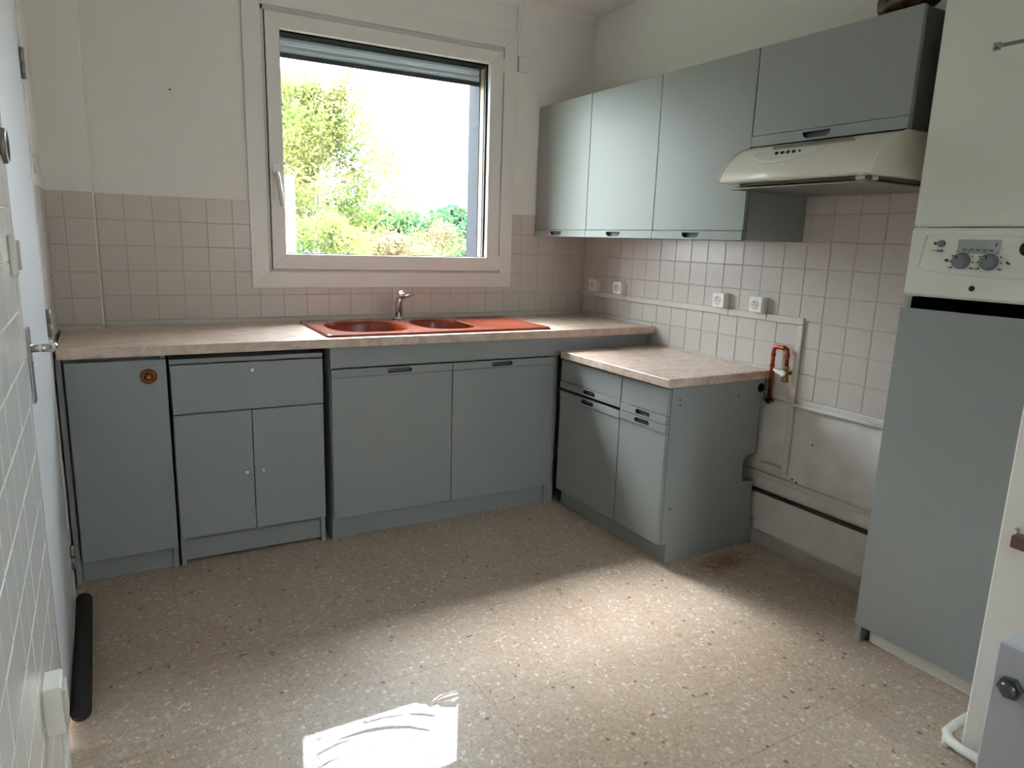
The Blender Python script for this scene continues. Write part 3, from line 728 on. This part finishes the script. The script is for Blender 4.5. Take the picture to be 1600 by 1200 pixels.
# ================================================================== BOILER AND THE TALL PANEL BELOW IT
def boiler():
    t = Thing('gas_boiler', 'white wall-hung gas boiler with two control knobs', 'boiler', 'R', (2.40, .18, 1.19))
    u0, u1, wf = 2.178, 2.628, .358
    t.part('casing', MB().box(u0, u1, .002, wf, 1.3985, 2.18, .006), 'enamel')
    f = t.part('control_panel', MB().prism([(.01, 1.196), (wf-.008, 1.192), (wf+.002, 1.200), (wf+.001, 1.388), (wf-.006, 1.396), (.01, 1.396)], 'u', u0+.001, u1-.001, bev=.0015), 'enamel')
    wp = wf+.002
    # slightly sunk field with a curved lower edge, built as a raised lip
    lip = [(2.225, 1.372), (2.215, 1.330), (2.212, 1.283), (2.235, 1.272), (2.30, 1.264), (2.40, 1.259), (2.50, 1.262), (2.60, 1.270)]
    t.part('panel_lip', MB().tube([(a, wp-.0025, b_) for a, b_ in lip], .0035, 8), 'enamel', parent=f)
    t.part('panel_lip', MB().tube([(2.222, wp-.0025, 1.374), (2.40, wp-.0025, 1.3735), (2.61, wp-.0025, 1.373)], .0035, 8), 'enamel', parent=f)
    d = t.part('display', MB().box(2.319, 2.430, wp-.002, wp+.0025, 1.324, 1.362, .001), 'display_grey', parent=f, label='grey indicator window')
    def ink(a0, a1, b0, b1): return MB().box(a0, a1, wp, wp+.0031, b0, b1, 0)
    for k in range(5): t.part('symbol', ink(2.335+.0178*k, 2.345+.0178*k, 1.3335-.0004*k, 1.3365-.0004*k), 'ink', parent=f)
    t.part('symbol', ink(2.4195, 2.4225, 1.344, 1.356), 'ink', parent=f); t.part('symbol', ink(2.4165, 2.4225, 1.344, 1.347), 'ink', parent=f)
    def knob(u, v, ang):
        k = t.part('knob', MB().lathe((u, wp-.001, v), (0, 1, 0), [(.0235, 0), (.0235, .004), (.021, .018), (.019, .020)], 28), 'plastic_grey', label='grey rotary knob')
        a = R(ang); c, s_ = math.cos(a), math.sin(a)
        m = MB(); q = Vector((u, wp+.019, v)); dr = Vector((c, 0, s_)); pr = Vector((-s_, 0, c))
        b = bmesh.new(); P = [q+dr*x+pr*y+Vector((0, z, 0)) for z in (0, .0014) for x, y in ((.008, -.0018), (.019, -.0018), (.019, .0018), (.008, .0018))]
        vs = [b.verts.new(p) for p in P]
        for g in ((0, 1, 2, 3), (4, 5, 6, 7), (0, 1, 5, 4), (1, 2, 6, 5), (2, 3, 7, 6), (3, 0, 4, 7)): b.faces.new([vs[i] for i in g])
        m.add(b); t.part('pointer', m, 'ink', parent=k)
        for j in range(9):
            a2 = R(-35+250*j/8); t.part('symbol', ink(u+.031*math.cos(a2)-.0012, u+.031*math.cos(a2)+.0012, v+.031*math.sin(a2)-.0018, v+.031*math.sin(a2)+.0018), 'ink', parent=f)
        for sg in (-1, 1): t.part('symbol', ink(u+sg*.030-.0045, u+sg*.030+.0045, v-.021, v-.0185), 'ink', parent=f)
    knob(2.335, 1.302, 125); knob(2.409, 1.302, 98)
    t.part('symbol', ink(2.289, 2.297, 1.2985, 1.3065), 'ink', parent=f)
    t.part('symbol', ink(2.452, 2.456, 1.300, 1.305), 'ink', parent=f); t.part('symbol', ink(2.456, 2.461, 1.2975, 1.3015), 'ink', parent=f)
    t.part('button', MB().lathe((2.272, wp-.001, 1.350), (0, 1, 0), [(.010, 0), (.010, .007), (.008, .009)], 18), 'plastic_grey', parent=f, label='round grey button')
    t.part('symbol', MB().lathe((2.253, wp-.001, 1.350), (0, 1, 0), [(.004, 0), (.004, .002), (.0025, .0021)], 10), 'ink', parent=f)
    t.part('symbol', ink(2.261, 2.277, 1.325, 1.333), 'plastic_grey', parent=f); t.part('symbol', ink(2.246, 2.257, 1.3285, 1.3305), 'ink', parent=f)
    t.part('pressure_gauge', MB().lathe((2.497, wp-.002, 1.340), (0, 1, 0), [(.019, 0), (.019, .004), (.016, .006), (.015, .003)], 24), 'plastic_dark', parent=f, label='dark round pressure gauge')
    t.part('keyhole', MB().lathe((2.374, wp-.005, 1.226), (0, 1, 0), [(.008, 0), (.008, .0065), (.0072, .0068)], 16), 'plastic_dark', parent=f)
    # badge: a small metal square with a peaked mark, then a strip of raised letters
    b = t.part('badge', MB().box(2.328, 2.347, wf-.001, wf+.003, 1.864, 1.885, .0008), 'steel', label='small square metal badge')
    t.part('badge_mark', MB().prism([(2.332, 1.867), (2.343, 1.868), (2.3375, 1.875)], 'w', wf+.002, wf+.0036), 'ink', parent=b)
    s_ = t.part('badge_strip', MB().box(2.349, 2.46, wf-.001, wf+.0015, 1.870, 1.880, .0004), 'plastic_grey', label='grey lettered strip')
    for k in range(12):
        a = 2.352+.009*k
        m = MB().box(a, a+.0012, wf+.001, wf+.0022, 1.8715, 1.8785, 0)
        if k % 3 != 1: m.box(a+.004, a+.0052, wf+.001, wf+.0022, 1.8715, 1.8785, 0)
        m.box(a, a+.005, wf+.001, wf+.0022, (1.8715, 1.8745, 1.8773)[k % 3], (1.8727, 1.8757, 1.8785)[k % 3], 0)
        t.part('letter', m, 'steel', parent=s_)
boiler()
def tall_panel():
    t = Thing('boiler_cabinet', 'tall plain grey cabinet standing on the floor under the boiler', 'cabinet', 'R', (2.40, .16, 0))
    wf = .333
    t.part('front_panel', MB().box(2.158, 2.640, wf-.018, wf, .058, 1.152, .0015), 'laminate')
    t.part('side_panel', MB().box(2.164, 2.180, .004, wf-.019, 0, 1.188, .001), 'laminate')
    t.part('shade_lining', MB().box(2.1802, 2.1832, .010, wf-.020, 1.06, 1.188, 0), 'cavity')  # lining, shelf and back painted black to stand for shade in the gap
    t.part('plinth', MB().box(2.196, 2.640, wf-.045, wf-.033, 0, .056, .001), 'plastic_white', label='white plinth')
    t.part('foot', MB().box(2.166, 2.181, wf-.04, wf-.004, 0, .057, .001), 'laminate')
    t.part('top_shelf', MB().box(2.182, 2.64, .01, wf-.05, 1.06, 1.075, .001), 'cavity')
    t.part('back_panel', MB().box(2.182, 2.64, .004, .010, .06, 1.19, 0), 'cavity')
tall_panel()

# ================================================================== WALL SERVICES ON THE RIGHT WALL
def trunking():
    t = Thing('cable_trunking', 'white cable trunking along the tiles, turning down by the copper pipe', 'trunking', 'R', (1.0, 0, .37))
    for a, b_ in ((.001, .425), (.427, 1.165), (1.167, 1.382), (1.384, 1.5745)):
        t.part('trunking_length', MB().box(a, b_, .004, .017, 1.014, 1.043, .002), 'trunking')
    t.part('trunking_length', MB().box(1.546, 1.5745, .004, .0175, .364, 1.0135, .002), 'trunking')
    t.part('trunking_length', MB().box(1.435, 1.5455, .002, .016, .364, .388, .002), 'trunking')
trunking()
def socket(u, label, pale=True):
    t = Thing('wall_socket', label, 'socket', 'R', (u, 0, 1.044), group='white sockets on the trunking')
    v0, v1, h = 1.0445, 1.113, .037
    t.part('back_box', MB().box(u-h, u+h, .005, .030, v0, v1, .003), 'plastic_white')
    t.part('cover_plate', MB().box(u-h, u+h, .031, .041, v0, v1, .004), 'plastic_white')
    c = (v0+v1)/2
    w = t.part('socket_well', MB().lathe((u-.004, .0405, c), (0, 1, 0), [(.0225, 0), (.0225, .0012), (.0205, .0014)], 24), 'upvc_shade')
    for d in (-.009, .009): t.part('pin_hole', MB().lathe((u-.004+d, .0415, c-.002), (0, 1, 0), [(.0026, 0), (.0026, .0008)], 8), 'plastic_dark', parent=w)
    t.part('earth_pin', MB().tube([(u-.004, .040, c+.010), (u-.004, .050, c+.010)], .0024, 8), 'steel', parent=w)
for u, l in ((.145, 'white wall socket closest to the corner by the window'), (.372, 'second white wall socket counting from the window corner'),
             (1.121, 'third white wall socket from the window corner, left of the last one'), (1.339, 'last white wall socket in the row, nearest the copper pipe')):
    socket(u, l)
def copper():
    t = Thing('copper_pipe', 'bent copper water pipe with white-handled brass valve on the tiles', 'pipe', 'R', (1.49, .03, .66))
    w = .035; r = .0085
    ua, ub = 1.458, 1.530
    pts = [(ua, w, .66), (ua, w, .895)]+[(ua+.016-.016*math.cos(R(a)), w, .895+.016*math.sin(R(a))) for a in (30, 60, 90)]
    pts += [(ub-.016+.016*math.sin(R(a)), w, .895+.016*math.cos(R(a))) for a in (0, 30, 60, 90)]+[(ub, w, .835)]
    p = t.part('pipe', MB().tube(pts, r, 14), 'copper')
    for c, d in (((ua, w, .885), (0, 0, -1)), ((ua, w, .835), (0, 0, -1)), ((ub, w, .885), (0, 0, -1)), ((ub-.030, w, .911), (1, 0, 0))):
        t.part('fitting', MB().lathe(c, d, [(.0095, 0), (.0108, .002), (.0108, .012), (.0095, .014)], 14), 'copper', parent=p)
    t.part('clip', MB().box(ua-.014, ua+.014, .002, .045, .668, .680, .002), 'plastic_dark')
    v = t.part('valve', MB().lathe((ub, w, .838), (0, 0, -1), [(.011, 0), (.013, .002), (.013, .014), (.010, .016), (.010, .042), (.013, .044), (.0145, .048), (.0145, .066), (.010, .070)], 16)
               .tube([(ub, w, .808), (ub+.004, .006, .808)], .009, 12), 'brass')
    t.part('valve_handle', MB().lathe((ub, w+.008, .806), (0, 1, 0), [(.010, 0), (.0135, .004), (.0135, .013), (.008, .016)], 14)
           .prism([(ub-.008, .812), (ub-.050, .820), (ub-.052, .813), (ub-.010, .797)], 'w', w+.013, w+.021, bev=.0015), 'plastic_white', parent=v, label='white valve handle')
copper()
mono('gas_pipe', MB().tube([(1.40, .014, .676), (1.7, .014, .677), (2.17, .014, .678)], .0075, 10), 'pipe_white', 'thin white painted pipe along the wall under the tiles', 'pipe', 'R', (1.7, 0, .67))
mono('pipe_boxing', MB().box(1.35, 2.17, .0015, .015, .318, .340, .002), 'trunking', 'narrow white boxing along the bare wall above the dark pipe', 'trunking', 'R', (1.7, 0, .318))
mono('heating_pipe', MB().tube([(1.35, .012, .252), (1.75, .012, .254), (2.17, .012, .256)], .0095, 10), 'pipe_dark', 'thin dark rusty pipe low on the bare wall', 'pipe', 'R', (1.7, 0, .245))

# small conduit and junction box right of the window
def conduit():
    t = Thing('junction_box', 'small white junction box with conduit at the window\'s upper right', 'junction box', 'B', (1.935, 0, 2.2))
    t.part('box', MB().box(1.902, 1.966, .001, .022, 2.203, 2.277, .003), 'upvc')
    t.part('conduit', MB().box(1.897, 1.917, .001, .012, 2.278, ZC-.002, .002), 'upvc')
conduit()
mono('blanking_plate', MB().box(2.055, 2.135, .001, .010, 2.04, 2.105, .002), 'plaster', 'pale blank plate on the wall peeping above the corner wall cabinet', 'plate', 'B', (2.1, 0, 2.05))
tag(MB().prism([(0, ZC-.03), (.03, ZC), (0, ZC)], 'u', -.2, W).build('trim_1', 'ceiling_paint', 'B'), kind='structure')

# ================================================================== LEFT WALL: DOOR AND FITTINGS
def door():
    t = Thing('door_1', None, None, 'L', ((D0+D1)/2, 0, 0), kind='structure')
    for a in ((D0-.045, D0+.028), (D1-.012, D1+.042)):
        t.part('door_frame', MB().box(a[0], a[1], -.06, .006, 0, DH+.04, .002), 'tile_pale')
    t.part('door_frame', MB().box(D0, D1, -.06, .006, DH-.002, DH+.04, .002), 'tile_pale')
    l = t.part('leaf', MB().box(D0+.032, D1-.014, -.036, .004, .014, DH-.004, .002), 'door_paint')
    t.part('rebate', MB().box(D0+.027, D0+.033, -.05, -.002, 0, DH, 0), 'cavity')
    for z in (.18, 1.005, 1.80):
        t.part('hinge', MB().tube([(D0+.030, .010, z-.045), (D0+.030, .010, z-.001)], .0075, 12).tube([(D0+.030, .010, z+.001), (D0+.030, .010, z+.045)], .0075, 12), 'steel')
    u = 1.545
    h = t.part('handle_plate', MB().box(u-.020, u+.020, .004, .011, .905, 1.085, .003), 'chrome')
    t.part('lever', MB().tube([(u, .010, 1.035), (u, .052, 1.035)], .0095, 12).tube([(u+.006, .050, 1.035), (u-.03, .054, 1.036), (u-.075, .052, 1.035), (u-.115, .048, 1.031)], [.010, .0095, .009, .0085], 12), 'chrome', parent=h)
door()
mono('draught_excluder', MB().tube([(.80, .032, .027), (.81, .032, .027), (1.0, .032, .027), (1.3, .031, .027), (1.485, .030, .027), (1.495, .030, .027)], [.018, .026, .026, .026, .026, .024], 16), 'foam_dark', 'dark grey foam draught excluder lying along the foot of the door', 'draught excluder', 'L', (1.15, .03, 0))
def plate(name, u, v, hu, hv, d, label, cat, rock=True, w0=.006):
    t = Thing(name, label, cat, 'L', (u, 0, v-hv))
    t.part('back_box', MB().box(u-hu, u+hu, w0, w0+d, v-hv, v+hv, .003), 'plastic_white')
    if rock: t.part('rocker', MB().box(u-hu*.72, u+hu*.72, w0+d-.001, w0+d+.006, v-hv*.72, v+hv*.72, .002), 'upvc_shade')
    return t
plate('light_switch', 1.725, 1.257, .036, .042, .013, 'white surface light switch on the tiles above the door handle', 'switch')
plate('light_switch', .66, 1.515, .030, .045, .006, 'slim pale switch plate on the far side of the door', 'switch', w0=.001)
s3 = plate('wall_socket', 2.03, .41, .036, .05, .032, 'white box socket low on the tiled wall near the floor', 'socket')
s4 = Thing('wall_socket', 'round metal-rimmed socket high on the tiles at the picture\'s left edge', 'socket', 'L', (1.655, 0, 1.45))
s4.part('rim', MB().lathe((1.655, .003, 1.478), (0, 1, 0), [(.036, 0), (.036, .010), (.032, .014), (.030, .008)], 24), 'steel')
s4.part('well', MB().lathe((1.655, .003, 1.478), (0, 1, 0), [(.029, 0), (.029, .009), (.027, .0095)], 20), 'plastic_dark')

# ================================================================== NEAR RIGHT: RADIATOR END, BRACKET, PIPE
def radiator():
    t = Thing('radiator', 'pale grey steel radiator end with hexagonal plug at the right edge', 'radiator', 'R', (2.9, .66, .05))
    u0 = 2.742
    t.part('panel', MB().box(u0, 3.55, .645, .720, .045, .430, .006), 'radiator_grey')
    for k in range(12): t.part('rib', MB().box(u0+.10+.06*k, u0+.13+.06*k, .719, .725, .09, .39, .002), 'radiator_grey')
    p = MB(); c = Vector((2.786, .719, .327)); 
    p.prism([(c.x+.028*math.cos(R(60*k+12)), c.z+.028*math.sin(R(60*k+12))) for k in range(6)], 'w', .719, .733, bev=.001)
    p.lathe((c.x, .731, c.z), (0, 1, 0), [(.019, 0), (.018, .012), (.012, .016)], 16)
    t.part('plug', p, 'plug_metal', label='hexagonal metal plug')
    t.part('wall_bracket', MB().box(2.95, 2.98, .578, .646, .10, .14, .002).box(3.35, 3.38, .578, .646, .10, .14, .002), 'radiator_grey')
radiator()
def bracket():
    t = Thing('latch_bracket', 'small brown wooden block with screw on the wall end at right', 'bracket', 'R', (2.70, .58, .62))
    t.part('block', MB().box(2.684, 2.76, .579, .612, .617, .650, .003), 'wood_brown')
    t.part('screw', MB().tube([(2.692, .595, .648), (2.690, .597, .664)], .003, 8).lathe((2.690, .597, .662), (0, 0, 1), [(.007, 0), (.007, .003), (.003, .005)], 8), 'steel')
bracket()
mono('water_pipe', MB().tube([(2.60, .40, .030), (2.60, .52, .030), (2.605, .575, .030), (2.625, .602, .030), (2.66, .612, .030), (2.8, .612, .030), (3.2, .612, .03)], .013, 12)
     .tube([(2.615, .592, .0), (2.615, .592, .03)], .011, 10), 'plastic_white', 'white plastic pipe bent around the foot of the wall end', 'pipe', 'R', (2.62, .6, 0))

# ================================================================== WATER LEFT BY THE MOP
def puddle():
    f = FR['R'][0].inverted()
    outline = [(.13, -1.83), (.19, -1.822), (.243, -1.818), (.303, -1.819), (.35, -1.808), (.40, -1.80), (.452, -1.797), (.52, -1.812), (.565, -1.812), (.60, -1.805), (.617, -1.800), (.64, -1.822), (.675, -1.855), (.70, -1.872), (.735, -1.885), (.752, -1.875), (.785, -1.885), (.79, -1.91), (.745, -1.965), (.74, -2.0), (.715, -2.04), (.68, -2.07), (.63, -2.085), (.59, -2.11), (.50, -2.16), (.3, -2.16), (.2, -2.05), (.12, -1.93)]
    rnd = random.Random(3)
    def film(pts, jag):
        out = []
        for i, p in enumerate(pts):
            q = pts[(i+1) % len(pts)]; a, b_ = Vector(p), Vector(q); n = max(2, int((b_-a).length/.008)); t = (b_-a).normalized(); nn = Vector((-t.y, t.x))
            for k in range(n):
                c = a+(b_-a)*(k/n)+nn*rnd.uniform(-jag, jag)*(1 if k % 2 else .3); out.append((c.x, c.y))
        return out
    b = bmesh.new()
    def poly(pts, z=.0009):
        vs = [b.verts.new((x, y, z)) for x, y in pts]; b.faces.new(vs)
    def loop(pts):
        vs = [b.verts.new((x, y, .0009)) for x, y in pts]
        return [b.edges.new((vs[i], vs[(i+1) % len(vs)])) for i in range(len(vs))]
    es = loop(film(outline, .011))
    for pts, wd in (([(.40, -1.868), (.46, -1.868), (.52, -1.878), (.58, -1.905), (.625, -1.945)], .014), ([(.33, -1.90), (.38, -1.885), (.43, -1.882)], .007), ([(.47, -1.835), (.53, -1.838), (.58, -1.850)], .007), ([(.29, -1.955), (.33, -1.945), (.37, -1.932)], .006), ([(.60, -1.855), (.63, -1.872), (.66, -1.895)], .012)):
        P = [Vector(q) for q in pts]; n = len(P); top = []; bot = []
        for i, q in enumerate(P):
            t = (P[min(i+1, n-1)]-P[max(i-1, 0)]).normalized(); nn = Vector((-t.y, t.x)); h = wd*(.25+.75*math.sin(math.pi*(i+.3)/(n-.4)))/2
            top.append(q+nn*h); bot.append(q-nn*h)
        es += loop([(q.x, q.y) for q in top+bot[::-1]])
    bmesh.ops.triangle_fill(b, edges=es, use_beauty=True)
    # thin streaks left by the mop strokes above the pool
    for (x0, y0, x1, y1, wd) in ((.64, -1.812, .775, -1.822, .010), (.655, -1.80, .765, -1.805, .004), (.69, -1.835, .78, -1.835, .009), (.67, -1.842, .735, -1.812, .006), (.72, -1.868, .775, -1.845, .006), (.70, -1.85, .77, -1.862, .005), (.45, -1.788, .60, -1.79, .003), (.36, -1.797, .46, -1.785, .003), (.28, -1.806, .38, -1.792, .003), (.55, -1.80, .66, -1.79, .004), (.60, -1.765, .72, -1.762, .002), (.46, -1.74, .58, -1.722, .002)):
        a, c = Vector((x0, y0)), Vector((x1, y1)); t = (c-a).normalized(); nn = Vector((-t.y, t.x)); n = 10
        L_ = [a+(c-a)*k/n+nn*(wd*math.sin(math.pi*k/n)*.5+.006*math.sin(math.pi*k/n)+rnd.uniform(-.001, .001)) for k in range(n+1)]
        R_ = [a+(c-a)*k/n+nn*(-wd*math.sin(math.pi*k/n)*.5+.006*math.sin(math.pi*k/n)+rnd.uniform(-.001, .001)) for k in range(n+1)]
        for k in range(n):
            q = [L_[k], L_[k+1], R_[k+1], R_[k]]
            if min((q[0]-q[3]).length, (q[1]-q[2]).length) > 2e-4: poly([(p.x, p.y) for p in q])
    bmesh.ops.triangulate(b, faces=b.faces[:])
    b.normal_update()
    for fc in b.faces:
        if fc.normal.z < 0: fc.normal_flip()
    me = bpy.data.meshes.new('water_puddle'); b.to_mesh(me); b.free(); me.materials.append(MAT['water_film'])
    o = bpy.data.objects.new('water_puddle', me); COL.objects.link(o)
    tag(o, 'smeared film of mop water on the floor mirroring the window', 'puddle')
puddle()

# ================================================================== OUTSIDE
GZ = -3.2
tag(MB().prism([(-120, -160), (160, -160), (160, -.6), (-120, -.6)], 'v', GZ-.3, GZ).build('ground', 'ground', 'B'), 'dark lawn and shrubs below the window outside', 'ground', kind='structure')
leaf_mat('leaf_yellow', srgb(88, 108, 58), srgb(112, 110, 66))
leaf_mat('leaf_green', srgb(54, 86, 64), srgb(76, 98, 64))
leaf_mat('leaf_rust', srgb(124, 102, 84), srgb(104, 108, 70))
leaf_mat('leaf_dark', srgb(44, 62, 40), srgb(58, 70, 40))
def leaves(rnd, centers, n, size):
    vs, fs = [], []
    for c, rad in centers:
        for _ in range(n):
            d = Vector((rnd.gauss(0, 1), rnd.gauss(0, 1), rnd.gauss(0, 1))).normalized()*rad*(rnd.random()**.45)
            p = c+Vector((d.x, d.y, d.z*.75)); a = Vector((rnd.gauss(0, 1), rnd.gauss(0, 1), rnd.gauss(0, 1))).normalized(); e = a.orthogonal().normalized(); s = size*rnd.uniform(.6, 1.4)
            i = len(vs); vs += [p-a*s, p+e*s*.55, p+a*s, p-e*s*.55]; fs.append((i, i+1, i+2, i+3))
    return vs, fs
def tree(name, label, x, y, top, spread, lm, seed, crown_from, nleaf=180, size=.085, nb=16, group='trees outside the window', lean=0):
    rnd = random.Random(seed)
    o = bpy.data.objects.new(name, None); COL.objects.link(o); o.location = (x, y, GZ); tag(o, label, 'tree', group)
    H = top-GZ; tk = MB(); c = []
    trunk = [Vector((0, 0, 0)), Vector((.05, .02, H*.35)), Vector((-.06+lean*.3, -.04, H*.62)), Vector((.03+lean*.6, .05, H*.82)), Vector((lean, 0, H*.97))]
    tk.tube(trunk, [.026*H, .021*H, .013*H, .007*H, .002*H], 8)
    cf = (crown_from-GZ)
    for k in range(nb):
        a = k/nb; z = cf+(H*.95-cf)*a; ang = k*2.4+rnd.uniform(-.4, .4)
        i = 0
        while i < 3 and trunk[i+1].z < z: i += 1
        tt = (z-trunk[i].z)/(trunk[i+1].z-trunk[i].z); st = trunk[i].lerp(trunk[i+1], min(max(tt, 0), 1))
        L = spread*(1-.72*a)*rnd.uniform(.65, 1.1)
        en = st+Vector((math.cos(ang)*L, math.sin(ang)*L, L*rnd.uniform(.35, .75)))
        mid = st.lerp(en, .55)+Vector((0, 0, -.06*L))
        tk.tube([st, mid, en], [.006*H*(1-.6*a), .004*H*(1-.6*a), .001*H], 5)
        c += [(en, .36*spread*(1.1-.5*a)), (mid, .26*spread*(1.1-.5*a))]
    t = tk
    for v in t.bm.verts: pass
    me = bpy.data.meshes.new('trunk'); t.bm.to_mesh(me); t.bm.free(); me.materials.append(MAT['bark']); q = bpy.data.objects.new('trunk', me); COL.objects.link(q); q.parent = o
    vs, fs = leaves(rnd, c, nleaf, size)
    me = bpy.data.meshes.new('foliage'); me.from_pydata([tuple(v) for v in vs], [], fs); me.materials.append(MAT[lm]); q = bpy.data.objects.new('foliage', me); COL.objects.link(q); q.parent = o; q['kind'] = 'stuff'
def pix(u, v, Y):
    d = fw+r2*((u-800)/FPX)-u2*((v-600)/FPX); k = (Y-CAM.y)/d.y; return CAM+d*k
p = pix(500, 112, 11.0); tree('tree', 'tall thin-leaved yellow-green tree at the left of the window view', p.x, 11.0, p.z, 1.75, 'leaf_yellow', 5, pix(500, 400, 11).z, nleaf=230, size=.05, nb=28)
p = pix(452, 120, 15.0); tree('tree', 'pale tree partly hidden by the window\'s left frame', p.x, 15.0, p.z, 1.6, 'leaf_yellow', 9, pix(470, 320, 15).z, nleaf=110, size=.07, nb=16)
for i, (u, v, Y, sp, lm, lab) in enumerate([
        (470, 318, 6.2, .85, 'leaf_yellow', 'low yellowish bush-like tree at the lower left of the window view'),
        (560, 322, 18, 1.8, 'leaf_green', 'bluish green tree in the distance, second from the tall one'),
        (606, 326, 26, 2.6, 'leaf_green', 'rounded green tree in the distance near the middle of the view'),
        (590, 352, 8.5, .8, 'leaf_rust', 'rust-tinted thin tree low in the middle of the window view'),
        (645, 326, 36, 3.6, 'leaf_green', 'pointed green tree in the distance right of the middle'),
        (668, 340, 12.5, 1.2, 'leaf_rust', 'rust-tinted tree in front of the right-hand green trees'),
        (690, 336, 49, 5.0, 'leaf_green', 'green tree in the distance beside the rust-tinted one'),
        (722, 334, 64, 6.4, 'leaf_green', 'green tree in the distance next to the shutter guide')]):
    p = pix(u, v, Y); near = Y < 15
    tree('tree', lab, p.x, Y, p.z, sp, lm, 20+i, p.z-sp*(1.3 if near else 2.2), nleaf=160 if near else 230, size=.034 if near else .0055*Y, nb=12, lean=.3 if near else 0)

# unseen trees added left of the view to block light from the low sky
for i, (x, y, top, sp) in enumerate([(-2.0, 10.5, 5.3, 2.2), (-6.2, 17, 8.0, 3.4)]):
    tree('tree', ('dense dark tree added outside the frame, nearer one, blocking low sky', 'farthest left dense dark tree added outside the frame, blocking low sky')[i], x, y, top, sp, 'leaf_dark', 60+i, -2.0, nleaf=260, size=.17, nb=16)
